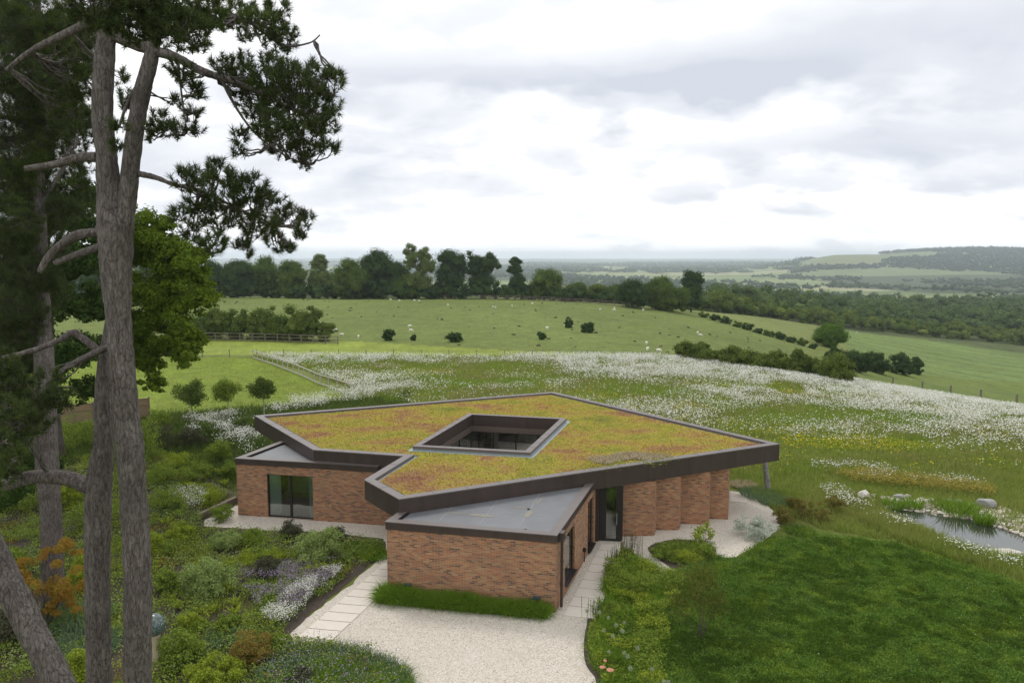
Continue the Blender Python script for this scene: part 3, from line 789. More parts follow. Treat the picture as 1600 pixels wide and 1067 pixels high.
# inner partitions that close the rooms seen through the glass
for a, b in (((-12.4, 41.5), (-3.5, 39.8)), ((-9.2, 36.9), (-8.2, 40.6)), ((-3.6, 28.5), (-1.2, 35.6)), ((1.0, 40.2), (1.2, 40.3)), ((4.2, 38.0), (7.5, 36.2))):
    a, b = np.array(a), np.array(b); L = np.linalg.norm(b - a); mb = MB(); mb.box((*((a + b) / 2), 1.3), (L, .1, 2.58), (b - a) / L); hp(mb, 'partition', M_WALLIN)

# ------------------------------------------------------------------ foliage builders
def unit(v): return v / (np.linalg.norm(v, axis=-1, keepdims=True) + 1e-9)
def leafq(p, nrm, size, asp=.55, r=rng):
    """rhombic leaves: centres, normals, lengths"""
    n = len(p); nrm = unit(nrm); t = unit(np.cross(nrm, unit(r.normal(size=(n, 3))))); b = np.cross(nrm, t)
    s = (np.asarray(size) * np.ones(n))[:, None] * .5
    return np.stack([p - t * s, p + b * s * asp, p + t * s, p - b * s * asp], 1)
def blades(p, d, ln, w, r=rng):
    """grass blades or needles: root, direction, length, width"""
    n = len(p); d = unit(d); sd = unit(np.cross(d, unit(r.normal(size=(n, 3))))) * (np.asarray(w) * np.ones(n))[:, None] * .5
    return np.stack([p - sd, p + sd, p + d * (np.asarray(ln) * np.ones(n))[:, None]], 1)
def blades2(p, d, ln, w, droop, r=rng):
    """bent blades in two pieces"""
    n = len(p); d = unit(d); L = (np.asarray(ln) * np.ones(n))[:, None]; sd = unit(np.cross(d, unit(r.normal(size=(n, 3))))) * (np.asarray(w) * np.ones(n))[:, None] * .5
    m = p + d * L * .55; d2 = d.copy(); d2[:, 2] -= droop; d2 = unit(d2); e = m + d2 * L * .5
    return np.stack([p - sd, p + sd, m + sd * .8, m - sd * .8], 1), np.stack([m - sd * .8, m + sd * .8, e], 1)
_t = (1 + 5 ** .5) / 2
_iv = unit(np.array([(-1, _t, 0), (1, _t, 0), (-1, -_t, 0), (1, -_t, 0), (0, -1, _t), (0, 1, _t), (0, -1, -_t), (0, 1, -_t), (_t, 0, -1), (_t, 0, 1), (-_t, 0, -1), (-_t, 0, 1)], float))
_if = np.array([(0, 11, 5), (0, 5, 1), (0, 1, 7), (0, 7, 10), (0, 10, 11), (1, 5, 9), (5, 11, 4), (11, 10, 2), (10, 7, 6), (7, 1, 8), (3, 9, 4), (3, 4, 2), (3, 2, 6), (3, 6, 8), (3, 8, 9), (4, 9, 5), (2, 4, 11), (6, 2, 10), (8, 6, 7), (9, 8, 1)])
def _sub(V, F):
    V = list(map(tuple, V)); m = {}; out = []
    def mid(a, b):
        k = (min(a, b), max(a, b))
        if k not in m: m[k] = len(V); q = unit((np.array(V[a]) + np.array(V[b])) / 2); V.append(tuple(q))
        return m[k]
    for a, b, c in F:
        x, y, z = mid(a, b), mid(b, c), mid(c, a); out += [(a, x, z), (b, y, x), (c, z, y), (x, y, z)]
    return np.array(V), np.array(out)
ICO = [(_iv, _if)]; ICO.append(_sub(*ICO[0])); ICO.append(_sub(*ICO[1])); ICO.append(_sub(*ICO[2]))
def lumps(mb, C, Rd, lvl, jag, r):
    """many knobbly blobs at once; C (n,3), Rd (n,3)"""
    V, F = ICO[lvl]; n = len(C)
    j = 1 + jag * (r.random((n, len(V), 1)) - .5)
    W = C[:, None] + V[None] * j * Rd[:, None]
    FF = F[None] + (np.arange(n) * len(V))[:, None, None]
    mb.add(W.reshape(-1, 3), FF.reshape(-1, 3))
def clumps(cx, R3, n, r, up=.25, shell=(.5, .88), cr=(.26, .42)):
    """clump centres inside an uneven crown"""
    d = unit(r.normal(size=(n, 3))); d[:, 2] = d[:, 2] * .9 + up * r.random(n); d = unit(d)
    rad = r.uniform(*shell, n)[:, None]; c = np.asarray(cx) + d * rad * np.asarray(R3)
    s = r.uniform(*cr, n) * min(R3[0], R3[2] * 1.1); return c, s, d
def crown(mb, cx, R3, nc, nl, leaf, r, up=.25, core=True, lvl=1, shell=(.5, .88), cr=(.26, .42), corer=.60, asp=.6, flat=.95):
    c, s, d = clumps(cx, R3, nc, r, up, shell, cr)
    if core is False: pass
    elif core:
        R_ = np.stack([s, s, s * flat], 1) * corer; lumps(mb, c, R_, lvl, .35, r)
        lumps(mb, np.array([cx], float), np.array([R3], float) * .42, 2, .3, r)
    k = r.choice(nc, nl, p=s ** 2 / np.sum(s ** 2)); dd = unit(r.normal(size=(nl, 3))); dd[:, 2] = np.where(dd[:, 2] < -.3, -dd[:, 2], dd[:, 2])
    rr = s[k][:, None] * (np.abs(r.normal(.95, .22, nl)) if core else r.uniform(.25, 1.15, nl) ** .6 * 1.05)[:, None]; p = c[k] + dd * rr * np.array([1, 1, flat])
    nr = unit(dd + d[k] * .3 + r.normal(size=(nl, 3)) * .55)
    mb.quads(leafq(p, nr, leaf * r.uniform(.6, 1.4, nl), asp, r)); return c, s

L_OAK = leafmat('oak_leaves', [(0.057, 0.095, 0.022), (0.095, 0.140, 0.030), (0.133, 0.180, 0.042)], .25)
L_DARK = leafmat('dark_leaves', [(0.030, 0.057, 0.021), (0.048, 0.083, 0.027), (0.072, 0.108, 0.036)], .2)
L_LIME = leafmat('lime_leaves', [(.060, .115, .018), (.10, .18, .028), (.14, .23, .035)], .4)
L_ASH = leafmat('ash_leaves', [(0.090, 0.138, 0.038), (0.138, 0.186, 0.054), (0.180, 0.216, 0.072)], .3)
L_HEDGE = leafmat('hedge_leaves', [(0.070, 0.109, 0.025), (0.116, 0.163, 0.034), (0.171, 0.209, 0.049)], .3)
L_WOODS = leafmat('wood_leaves', [(0.052, 0.089, 0.032), (0.081, 0.129, 0.041), (0.125, 0.177, 0.057), (0.072, 0.105, 0.036)], .2)
L_FARW = leafmat('far_wood_leaves', [(.045, .070, .034), (.068, .10, .044)], .1)
L_GREEN = leafmat('garden_green', [(0.102, 0.157, 0.027), (0.178, 0.251, 0.042), (0.280, 0.355, 0.059)], .35)
L_PALE = leafmat('pale_green', [(0.160, 0.220, 0.074), (0.244, 0.322, 0.100), (0.337, 0.424, 0.134)], .3)
L_YEL = leafmat('yellow_green', [(0.158, 0.211, 0.026), (0.264, 0.330, 0.040), (0.370, 0.436, 0.053)], .4)
L_DUSK = leafmat('dusky_leaves', [(0.049, 0.065, 0.036), (0.077, 0.085, 0.049), (0.098, 0.081, 0.049)], .2)
L_MAPLE = leafmat('maple_leaves', [(0.201, 0.187, 0.031), (0.345, 0.245, 0.037), (0.431, 0.187, 0.050), (0.245, 0.245, 0.037), (0.374, 0.144, 0.050)], .45)
L_SPIR = leafmat('spirea_leaves', [(0.138, 0.179, 0.034), (0.261, 0.220, 0.048), (0.303, 0.138, 0.055), (0.179, 0.234, 0.041)], .35)
L_BLUE = leafmat('blue_grass', [(0.090, 0.160, 0.080), (0.130, 0.210, 0.110), (0.180, 0.240, 0.120)], .3)
L_GRASS = leafmat('lush_grass', [(.10, .19, .02), (.16, .27, .03), (.22, .34, .045)], .4)
L_CLOV = leafmat('clover_leaves', [(0.053, 0.113, 0.017), (0.090, 0.166, 0.027), (0.169, 0.262, 0.052)], .35, [(0.117, 0.182, 0.019), (0.180, 0.257, 0.030), (0.254, 0.333, 0.052)], .9, pmin=.5, pmax=.72)
L_MEAD = leafmat('meadow_blades', [(0.155, 0.204, 0.047), (0.227, 0.268, 0.062), (0.289, 0.310, 0.092), (0.330, 0.289, 0.123)], .45, [(0.165, 0.257, 0.036), (0.248, 0.332, 0.051)], .12)
L_WILD = leafmat('wild_blades', [(0.171, 0.226, 0.043), (0.221, 0.289, 0.057), (0.283, 0.340, 0.076)], .5, [(0.242, 0.278, 0.066), (0.302, 0.309, 0.095)], .2)
L_WHITE = leafmat('white_petals', [(.56, .57, .47), (.72, .72, .66), (.80, .80, .76)], .3)
L_YELF = leafmat('yellow_petals', [(.50, .42, .03), (.60, .55, .05)], .3)
L_PURP = leafmat('purple_petals', [(.24, .18, .27), (.34, .27, .38), (.42, .36, .45), (.20, .15, .20)], .3)
L_PINK = leafmat('poppy_petals', [(.70, .30, .20), (.78, .42, .30)], .4)
L_SILV = leafmat('silver_leaves', [(0.250, 0.300, 0.216), (0.400, 0.450, 0.360), (0.688, 0.712, 0.648)], .2)
L_NEED = leafmat('pine_needles', [(.030, .046, .022), (.050, .070, .028), (.075, .098, .036), (.11, .135, .048)], .3, [(.050, .085, .016), (.095, .14, .025), (.15, .20, .036)], .45, pmin=.55, pmax=.75)
L_OLIV = leafmat('olive_tips', [(0.165, 0.143, 0.045), (0.240, 0.203, 0.053), (0.135, 0.165, 0.045)], .25)
L_TAN = leafmat('dry_grass', [(.40, .33, .22), (.55, .47, .33), (.28, .23, .13)], .3)

def limb(p0, p1, r0, r1, wob, n, r, sag=0.0):
    t = np.linspace(0, 1, n)[:, None]; p0, p1 = np.array(p0, float), np.array(p1, float)
    L = np.linalg.norm(p1 - p0); w = r.normal(size=(n, 3)) * wob * L; w[0] = 0; w = np.cumsum(w, 0) * .5; w -= t * w[-1]
    p = p0 + (p1 - p0) * t + w; p[:, 2] -= sag * L * np.sin(np.pi * t[:, 0]) ; return p, r0 + (r1 - r0) * t[:, 0]

def tree(base, h, w, m, label, cat='tree', name='broadleaf_tree', group=None, seed=0, nc=26, nl=3500, leaf=.5, trunk=.25, low=.12, up=.3, bark=None, core=True, asp=.6, split=None):
    r = np.random.default_rng(seed + 100); base = np.array(base, float)
    e = empty(name, tuple(base), label, cat, group)
    ch = h * (1 - low) * (1.12 if low == 0 else 1); cx = base + [0, 0, h - ch / 2]; mb = MB()
    if split is None:
        c, s = crown(mb, cx, (w / 2, w / 2, ch / 2), nc, nl, leaf, r, up, core)
    else:
        cs = []; n = len(split)
        for dx, z0, z1, ww in split:
            c, s = crown(mb, base + [dx * w, r.normal() * .1 * w, h * (z0 + z1) / 2], (ww * w / 2, ww * w / 2, h * (z1 - z0) / 2), max(5, nc // n), nl // n, leaf, r, up, core); cs.append(c)
        c = np.vstack(cs)
    adopt(mb.build('crown', m), e)
    tb = MB(); tr_h = h * max(low + .35, .45); p, rd = limb(base - [0, 0, .2], base + [r.normal() * .02 * h, r.normal() * .02 * h, tr_h], trunk, trunk * .5, .01, 7, r); tb.tube(p, rd, 8, bump=.15, r=r)
    for q in c[r.choice(len(c), min(8, len(c)), False)]:
        a = p[r.integers(2, 7)]; pp, rr = limb(a, q, trunk * .38, trunk * .08, .05, 5, r); tb.tube(pp, rr, 5, bump=.1, r=r)
    adopt(tb.build('trunk', bark or M_BARK2, smooth=True), e); return e

# ------------------------------------------------------------------ trees of the field edge and beyond
ORD = ['first', 'second', 'third', 'fourth', 'fifth', 'sixth', 'seventh', 'eighth', 'ninth', 'tenth', 'eleventh', 'twelfth']
def at(px, py): return G(px, py)
def tz(px, ytop, ybase, wpx, **kw):
    """tree standing where (px, ybase) meets the land, as tall and wide as it shows"""
    b = G(px, ybase); k = b[1] / FPX * .97; h = (ybase - ytop) * k; w = wpx * k
    return b, h, w
LINE = [ # px, top, base, width, material, label
 (655, 379, 466, 46, L_ASH, 'tall pale green tree with a bare leaning stem, tallest in the field-edge line', [(-.25, .45, 1., .55), (.2, .3, .93, .7), (.0, .05, .5, .8)]),
 (706, 386, 467, 50, L_DARK, 'tall dark broad tree just right of the pale tree with the bare stem', None),
 (752, 388, 468, 52, L_DARK, 'dark ragged-topped tree third from the left of the tall group', [(-.2, .3, 1., .7), (.25, .35, .93, .6), (.0, .02, .55, 1.)]),
 (805, 401, 468, 28, L_DARK, 'narrow dark tree standing alone with sky on both sides', [(0, .45, 1., .8), (.1, .12, .6, .9)]),
 (850, 423, 470, 56, L_OAK, 'low rounded green tree right of the narrow dark one', None),
 (590, 391, 465, 58, L_DARK, 'dark dome-shaped tree left of the tall pale tree', None),
 (548, 403, 464, 50, L_OAK, 'mid green domed tree in the left half of the field-edge line', None),
 (622, 402, 465, 40, L_DARK, 'dark tree filling the gap left of the tall pale tree', None),
 (500, 397, 463, 42, L_ASH, 'pale green tree with a loose top in the left part of the field-edge line', [(-.05, .5, 1., .6), (.1, .1, .65, 1.)]),
 (458, 405, 463, 46, L_OAK, 'flat-topped green tree just left of the pale loose-topped one', None),
 (416, 402, 462, 50, L_OAK, 'green tree half hidden under the hanging pine bough', None),
 (372, 404, 462, 50, L_DARK, 'dark tree at the left end of the field-edge line, below the pine bough', None),
 (335, 408, 462, 46, L_DARK, 'dark tree glimpsed between the bright tree and the pine bough', None),
 (575, 425, 465, 46, L_OAK, 'low leafy tree in front of the dark domed tree', None),
 (640, 432, 466, 44, L_OAK, 'low bushy tree at the foot of the tall pale tree', None),
 (990, 434, 481, 52, L_DARK, 'dark rounded tree at the left of the clump on the field corner', None),
 (1028, 429, 484, 50, L_OAK, 'dark tree in the middle of the clump on the field corner', None),
 (1080, 422, 488, 46, L_DARK, 'tallest tree of the clump on the field corner, at its right end', [(0, .4, 1., .8), (-.05, .05, .65, 1.05)]),
 (1050, 446, 487, 56, L_OAK, 'lower front tree of the clump on the field corner', None),
 (900, 443, 470, 36, L_OAK, 'small green tree in the low scrub past the rounded one', None),
 (935, 446, 472, 40, L_HEDGE, 'pale scrubby bush in the low stretch of the field edge', None),
 (960, 448, 474, 36, L_OAK, 'bushy tree next to the dark clump on the field corner', None),
 (1297, 505, 543, 50, L_LIME, 'bright green rounded tree in the hedge across the right-hand fields', None),
 (292, 400, 462, 52, L_OAK, 'green tree at the far field edge right behind the bright broadleaf crown', None),
 (245, 402, 462, 54, L_DARK, 'dark tree at the far field edge seen through the bright broadleaf crown', None),
 (200, 400, 462, 54, L_OAK, 'tree at the far field edge just right of the forked pine trunk', None),
 (150, 402, 462, 56, L_DARK, 'dark tree at the far field edge left of the forked pine trunk', None),
 (100, 400, 462, 56, L_OAK, 'tree at the far field edge between the pine trunks', None),
 (50, 402, 462, 58, L_DARK, 'dark tree at the far field edge at the left border', None),
 (882, 455, 470, 22, L_HEDGE, 'small bright bush against the top fence', None),
]
for i, (px, yt, yb, w, m, lab, sp) in enumerate(LINE):
    if px < 970:
        Yt = 243.0 + (i * 37) % 11; b = np.array([(px - 800) / FPX * Yt, Yt, 0.0]); b[2] = H(b[0], b[1]); h = P3(px, yt, Yt)[2] - b[2]; ww = w * Yt / FPX * 1.04
    else: b, h, ww = tz(px, yt, yb, w)
    tree(b, h, ww, m, lab, group='trees along the field edge', seed=i, nc=60, nl=11000, leaf=.42 * b[1] / 240, trunk=.35, low=.0, split=sp, bark=M_BARK if i == 0 else None)
# understorey below the trees at the field edge
def mass(name, spots, m, label, cat, nl, leaf, lvl=1, seed=0, kind='stuff', nc=6):
    r = np.random.default_rng(seed); mb = MB()
    for (x, y, h, w) in spots:
        z = float(H(x, y)); crown(mb, (x, y, z + h * .42), (w / 2, w / 2, h * .56), nc, nl, leaf, r, .3, True, lvl, corer=.72)
    o = mb.build(name, m); return tag(o, label, cat, kind=kind)
r = np.random.default_rng(5); sp = []
for px in np.arange(330, 960, 9.0):
    yb = np.interp(px, [330, 600, 880, 960], [461.5, 464.5, 470, 473]); sp.append(((px - 800) / FPX * 243, 240 + r.uniform(1, 9), r.uniform(3.5, 6.5), r.uniform(5, 8)))
mass('undergrowth', sp, L_DARK, 'dark scrub filling the foot of the field-edge trees', 'scrub', 220, .6, seed=6)
# clipped-looking field hedges: every bush its own
def bush(px, yt, yb, w, m, label, group=None, name='field_bush', cat='bush', seed=0, nl=1500, leaf=.3, stem=False):
    b, h, ww = tz(px, yt, yb, w); rr = np.random.default_rng(seed + 500); mb = MB()
    crown(mb, b + [0, 0, h * .36], (ww / 2, ww / 2 * .9, h * .62), 30, nl, leaf, rr, .2, True, 1, (.4, .88), (.18, .38), corer=.6)
    o = mb.build(name, m); o['label'] = label; o['category'] = cat
    if group: o['group'] = group
    return o
for i, (px, yt, yb, w, lab) in enumerate(((608, 509, 532, 21, 'round dark bush alone in the sheep field, left of the others'), (711, 515, 534, 28, 'broad low bush in the middle of the sheep field'),
      (846, 516, 530.5, 15, 'smallest round bush in the sheep field'), (889, 494, 512, 15, 'dark bush beside the bare scrape in the sheep field'), (919, 502, 520, 25, 'flattened bush right of the bare scrape in the sheep field'),
      (646, 522, 532, 9, 'tiny thorn seedling in the sheep field near the left bush'))):
    bush(px, yt, yb, w, L_DARK, lab, 'bushes in the sheep field', seed=i, nl=1200, leaf=.28)
for i, (px, yt, yb, w) in enumerate(((345, 474, 529, 50), (372, 470, 530, 46), (402, 478, 530, 44), (432, 470, 531, 56), (462, 471, 532, 62), (488, 472, 532, 46), (510, 492, 533, 34), (322, 480, 529, 46), (420, 488, 531, 40))):
    bush(px, yt, yb, w, L_OAK if i % 2 else L_HEDGE, 'tall green shrub behind the three-rail fence, %s from the left in its hedge' % ORD[[1, 2, 3, 5, 6, 7, 8, 0, 4][i]], 'overgrown hedge behind the rail fence', 'hedge_shrub', 'shrub', 20 + i, 4200, .26)
for i, (px, yt, yb, w, m) in enumerate(((1074, 533, 563, 46, L_HEDGE), (1108, 537, 569, 52, L_HEDGE), (1142, 539, 573, 50, L_HEDGE), (1176, 541, 578, 50, L_HEDGE), (1212, 545, 582, 46, L_HEDGE), (1249, 537, 588, 42, L_OAK), (1272, 556, 591, 48, L_HEDGE), (1310, 550, 599, 74, L_HEDGE), (1092, 530, 566, 40, L_OAK), (1232, 556, 586, 40, L_HEDGE))):
    bush(px, yt, yb, w, m, 'olive green hawthorn bush at the top of the daisy meadow, %s from the left' % ORD[[0, 2, 3, 4, 5, 7, 8, 9, 1, 6][i]], 'hawthorn hedge at the top of the daisy meadow', 'hawthorn_bush', 'bush', 40 + i, 6500, .22)
for i, (px, yt, yb, w) in enumerate(((1305, 540, 578, 40), (1338, 540, 581, 46), (1372, 544, 583, 44), (1408, 550, 585, 44), (1432, 552, 585, 26))):
    bush(px, yt, yb, w, L_DARK, 'dark hedge tree beyond the hawthorn hedge, %s from the left of the dark five' % ORD[i], 'dark hedge on the far slope', 'hedge_tree', 'tree', 60 + i, 4200, .32)
for i in range(11):
    px = 1100 + i * 17; yb = 496 + i * 4.9
    bush(px, yb - 9 - (i * 7) % 5, yb, 22, L_DARK if i % 3 else L_OAK, 'low dark bush %s down the slope in the hedge from the field corner' % ORD[i], 'hedge running down from the field corner', 'hedge_bush', 'bush', 80 + i, 700, .35)
# woods on the slope: a mass nobody could count
def woods(name, pxs, rows, label, seed, m, hh=(9, 14), nl=70, leaf=1.0, lvl=1, ww=(9, 14), nc=5):
    r = np.random.default_rng(seed); sp = []
    for k, (Y0, Y1, xa, xb, st) in enumerate(rows):
        Y = Y0
        while Y < Y1:
            x = xa * Y / FPX
            while x < xb * Y / FPX:
                h = r.uniform(*hh); sp.append((x + r.normal() * st * .3, Y + r.normal() * st * .3, h, r.uniform(*ww))); x += st * r.uniform(.7, 1.3)
            Y += st * 1.1
    return mass(name, sp, m, label, 'wood', nl, leaf, lvl, seed + 1, nc=nc), sp
def woods_poly(name, poly, step, hh, ww, m, label, seed, nl, leaf, lvl=1, nc=5, keep=None):
    r = np.random.default_rng(seed); lo, hi = poly.min(0), poly.max(0); sp = []
    gx, gy = np.meshgrid(np.arange(lo[0], hi[0], step), np.arange(lo[1], hi[1], step)); gx = gx.ravel() + r.normal(size=gx.size) * step * .3; gy = gy.ravel() + r.normal(size=gy.size) * step * .3
    k = inpoly(gx, gy, poly)
    if keep is not None: k &= keep(gx, gy)
    gx, gy = gx[k], gy[k]; hm = fbm(gx, gy, step * 7, seed)
    for x, y, q in zip(gx, gy, hm): sp.append((x, y, r.uniform(*hh) * (.7 + .6 * q), r.uniform(*ww)))
    return mass(name, sp, m, label, 'wood', nl, leaf, lvl, seed + 1, nc=nc), len(sp)
def pw(*q):   # (px, depth) pairs -> plan points
    return np.array([((px - 800) / FPX * Y, Y) for px, Y in q])
_, n1 = woods_poly('scrub_belt', pw((1085, 300), (1200, 330), (1330, 372), (1450, 395), (1600, 410), (1800, 430), (1800, 470), (1600, 450), (1330, 420), (1085, 350)), 8.5, (6, 10), (9, 13), L_HEDGE,
    'lighter scrubby edge of the wood along the bottom of the crop field', 201, 320, .85)
_, n2 = woods_poly('wood', pw((1090, 350), (1330, 422), (1600, 455), (1850, 475), (1850, 900), (1400, 860), (1150, 620)), 12.5, (11, 18), (13, 20), L_WOODS,
    'dense dark broadleaf wood filling the valley side on the right', 203, 240, 1.25)
_, n3 = woods_poly('wood', pw((330, 300), (600, 300), (900, 320), (1090, 360), (1150, 640), (1400, 900), (1300, 1150), (900, 1150), (800, 900), (300, 700)), 22, (8, 15), (15, 26), L_WOODS,
    'broken woodland and gardens falling away beyond the field-edge trees', 205, 130, 1.9, keep=lambda x, y: fbm(x, y, 110, 3) > .45)
def far_keep(x, y): return (fbm(x, y * .45, 260, 77, 4) > .57) | (np.abs(fbm(x, y * .5, 500, 13, 3) - .5) < .018)
_, n4 = woods_poly('far_woods', pw((-400, 1150), (2100, 1000), (2100, 3400), (-400, 3400)), 34, (10, 17), (34, 52), L_FARW, 'woods and hedgerows scattered over the valley floor', 207, 16, 4.5, 1, 3, far_keep)
_, n5 = woods_poly('hill_wood', pw((1262, 2900), (1380, 3000), (1760, 2300), (1950, 2300), (1950, 5000), (1365, 5000), (1290, 3300)), 32, (9, 17), (32, 52), L_FARW, 'wood covering the long chalk hill on the right', 209, 34, 6.0, 1, 4,
    lambda x, y: ((800 + FPX * x / y > 1360 + 40 * fbm(x, y, 300, 4)) | (y < 3200)) & (fbm(x, y * .6, 420, 8, 4) > .455))
_, n6 = woods_poly('distant_woods', pw((-300, 3400), (1240, 3400), (1300, 9000), (-300, 9000)), 110, (16, 26), (100, 190), L_FARW, 'distant woods on the plain towards the horizon', 211, 5, 12., 1, 3,
    lambda x, y: fbm(x, y * .35, 900, 41, 4) > .54)
print('woods', n1, n2, n3, n4, n5, n6)

# ------------------------------------------------------------------ fences and sheep
def rail_fence(name, label, pts, h, nr, m, post=.10, rail=.07, pitch=2.4, cat='fence', extra=0.0):
    pts = [np.array(p[:2]) for p in pts]; e = empty(name, (*pts[0], float(H(*pts[0]))), label, cat)
    L = [0]; 
    for a, b in zip(pts, pts[1:]): L.append(L[-1] + np.linalg.norm(b - a))
    N = max(2, int(L[-1] / pitch)); S = np.linspace(0, L[-1], N + 1)
    X = np.interp(S, L, [p[0] for p in pts]); Y = np.interp(S, L, [p[1] for p in pts]); Z = H(X, Y)
    for k in range(N + 1):
        if k >= 100: break
        t = MB(); t.box((X[k], Y[k], Z[k] + h / 2), (post, post, h)); adopt(t.build('post', m), e)
    for q in range(nr):
        zz = h * (1 - .06 - q * (.78 / max(nr - 1, 1)) if nr > 1 else .9)
        t = MB()
        t.tube(np.stack([X, Y + .0, Z + zz], 1), rail / 2, 4); adopt(t.build('rail' if rail > .03 else 'wire', m if rail > .03 else M_WIRE), e)
    return e
rail_fence('rail_fence', 'pale two-rail timber fence running down between paddock and daisy meadow', [G(395, 560), G(430, 572), G(468, 587), G(500, 602), G(530, 611), G(553, 619)], 1.15, 2, M_WOOD, .09, .13, 1.9)
rail_fence('rail_fence', 'grey three-rail fence in front of the overgrown hedge on the left', [G(232, 531), G(330, 532), G(430, 534), G(528, 538)], 1.25, 3, M_DWOOD, .14, .11, 2.0)
rail_fence('wire_fence', 'thin post and wire fence along the top of the daisy meadow', [G(190, 558), G(395, 558.5), G(620, 559), G(800, 560), G(1045, 562.5)], 1.05, 4, M_DWOOD, .085, .018, 3.4)
rail_fence('wire_fence', 'post and wire fence dipping behind the crest of the meadow on the right', [G(1345, 599) + [0, 6, 0], G(1440, 614) + [0, 5, 0], G(1520, 627) + [0, 4, 0], G(1620, 644) + [0, 3, 0]], 1.5, 3, M_DWOOD, .16, .022, 6.5)
rail_fence('stock_fence', 'dark rail fence along the far edge of the sheep field under the trees', [G(330, 463.5), G(600, 466.5), G(880, 472), G(985, 481)], 1.3, 3, M_DWOOD, .16, .12, 2.8)

def make_sheep(loc, rz, label, seed):
    e = empty('sheep', loc, label, 'sheep', 'sheep grazing in the field'); e.rotation_euler = (0, 0, rz)
    mb = MB()
    x = np.array([-.52, -.45, -.3, -.1, .1, .3, .42, .52, .60, .68, .76, .80]); z = np.array([.60, .60, .60, .59, .59, .60, .62, .58, .48, .36, .26, .22])
    rr = np.array([.02, .17, .23, .25, .25, .23, .19, .13, .10, .085, .06, .02])
    mb.tube(np.stack([x, 0 * x, z], 1), rr, 10, bump=.1, r=np.random.default_rng(seed))
    for a, b in ((.3, .11), (.3, -.11), (-.34, .11), (-.34, -.11)):
        mb.tube([(a, b, .5), (a + .01, b, .26), (a, b, .02)], [.07, .04, .03], 6)
    o = mb.build('body', M_SHEEP, smooth=True); o.parent = e
    return e
SHP = [(610, 470), (624, 471), (655, 472), (647, 471), (770, 481), (800, 480), (832, 476), (774, 482), (938, 485), (960, 483), (960, 486), (502, 508), (524, 518), (534, 526), (560, 529), (640, 512), (642, 519), (855, 515), (885, 510), (1010, 539), (1012, 548), (1029, 551), (1090, 522), (1094, 526), (416, 463), (1321, 520), (1339, 521), (700, 478), (1005, 486)]
SHL = ['white sheep under the tall pale tree, leftmost of the far row', 'white sheep second in the far row below the tall pale tree', 'right-hand sheep of the close pair under the tall pale tree', 'left-hand sheep of the close pair under the tall pale tree', 'white sheep of a pair below the third tall dark tree', 'lone white sheep right below the narrow dark tree', 'white sheep near the fence below the rounded green tree',
 'front sheep of the pair below the third tall dark tree', 'white sheep below the pale scrubby bush, left of a trio', 'rear sheep of the trio below the scrubby bushes', 'front sheep of the trio below the scrubby bushes', 'white sheep beside the top of the overgrown hedge', 'white sheep just off the lower end of the overgrown hedge', 'white sheep at the end of the three-rail fence', 'white sheep right of the end of the three-rail fence',
 'rear sheep of the pair above the tiny thorn seedling', 'front sheep of the pair beside the tiny thorn seedling', 'white sheep just above the smallest round bush', 'white sheep at the foot of the bush by the bare scrape', 'rear sheep of the trio near the hawthorn hedge', 'middle sheep of the trio near the hawthorn hedge', 'front right sheep of the trio near the hawthorn hedge', 'rear sheep of the pair above the hawthorn hedge', 'front sheep of the pair above the hawthorn hedge',
 'white sheep far left beneath the hanging pine bough', 'left of two sheep in the field past the lime green tree', 'right of two sheep in the field past the lime green tree', 'lone white sheep below the dark broad tree', 'white sheep near the dark clump at the field corner']
pos = [G(*q) for q in SHP]; s0 = make_sheep(pos[0], .4, SHL[0], 1)
for k, p in enumerate(pos[1:]): dup(s0, p, random.Random(k).uniform(0, 6.28), .68, SHL[k + 1])
s0.scale = (.68,) * 3
# field thistles and tussocks
def scatter(poly, n, r, keep=None, mode='world'):
    lo, hi = poly.min(0), poly.max(0); out = []
    tot = 0
    while tot < n:
        x = r.uniform(lo[0], hi[0], n * 2); y = r.uniform(lo[1], hi[1], n * 2); k = inpoly(x, y, poly)
        x, y = x[k], y[k]
        if keep is not None:
            kk = r.random(len(x)) < keep(x, y); x, y = x[kk], y[kk]
        out.append(np.stack([x, y], 1)); tot += len(x)
        if len(out) > 60: break
    return np.vstack(out)[:n]
r = np.random.default_rng(31); q = scatter(F_SHEEP, 3200, r, lambda x, y: fbm(x, y, 25, 4) ** 2 * 2); mb = MB(); z = H(q[:, 0], q[:, 1])
s = r.uniform(.12, .42, len(q)); lumps(mb, np.column_stack([q, z + s * .2]), np.stack([s, s, s * .5], 1), 0, .5, r)
tag(mb.build('tussocks', L_DUSK), 'dark tussocks and dung dotted over the sheep field', 'tussocks', kind='stuff')
# ------------------------------------------------------------------ daisy meadow
HAZE_D = 1.15e-4
def notin_house(x, y): return 1.0 - (inpoly(x, y, np.array(ROOF)) | inpoly(x, y, np.array([L1, L1 + ld * 6, L1 + ld * 6 + lb * 6, L0])))
def wmap(px, py):
    gx = np.array([400, 600, 800, 1000, 1200, 1400, 1600.]); gy = np.array([560, 590, 620, 650, 680, 710.])
    W = np.array([[.7, .55, .55, .9, 1., 1., 1.], [.9, .5, .6, 1., .95, 1., 1.], [.6, .75, .45, .7, .65, .85, 1.], [.2, .5, .5, .5, .75, .8, .9], [.0, .2, .3, .4, .42, .5, .7], [0, 0, 0, .1, .10, .05, .35]])
    fx = np.clip((px - 400) / 200, 0, 5.999); fy = np.clip((py - 560) / 30, 0, 4.999); i = fx.astype(int); j = fy.astype(int); a = fx - i; b = fy - j
    return (W[j, i] * (1 - a) + W[j, i + 1] * a) * (1 - b) + (W[j + 1, i] * (1 - a) + W[j + 1, i + 1] * a) * b
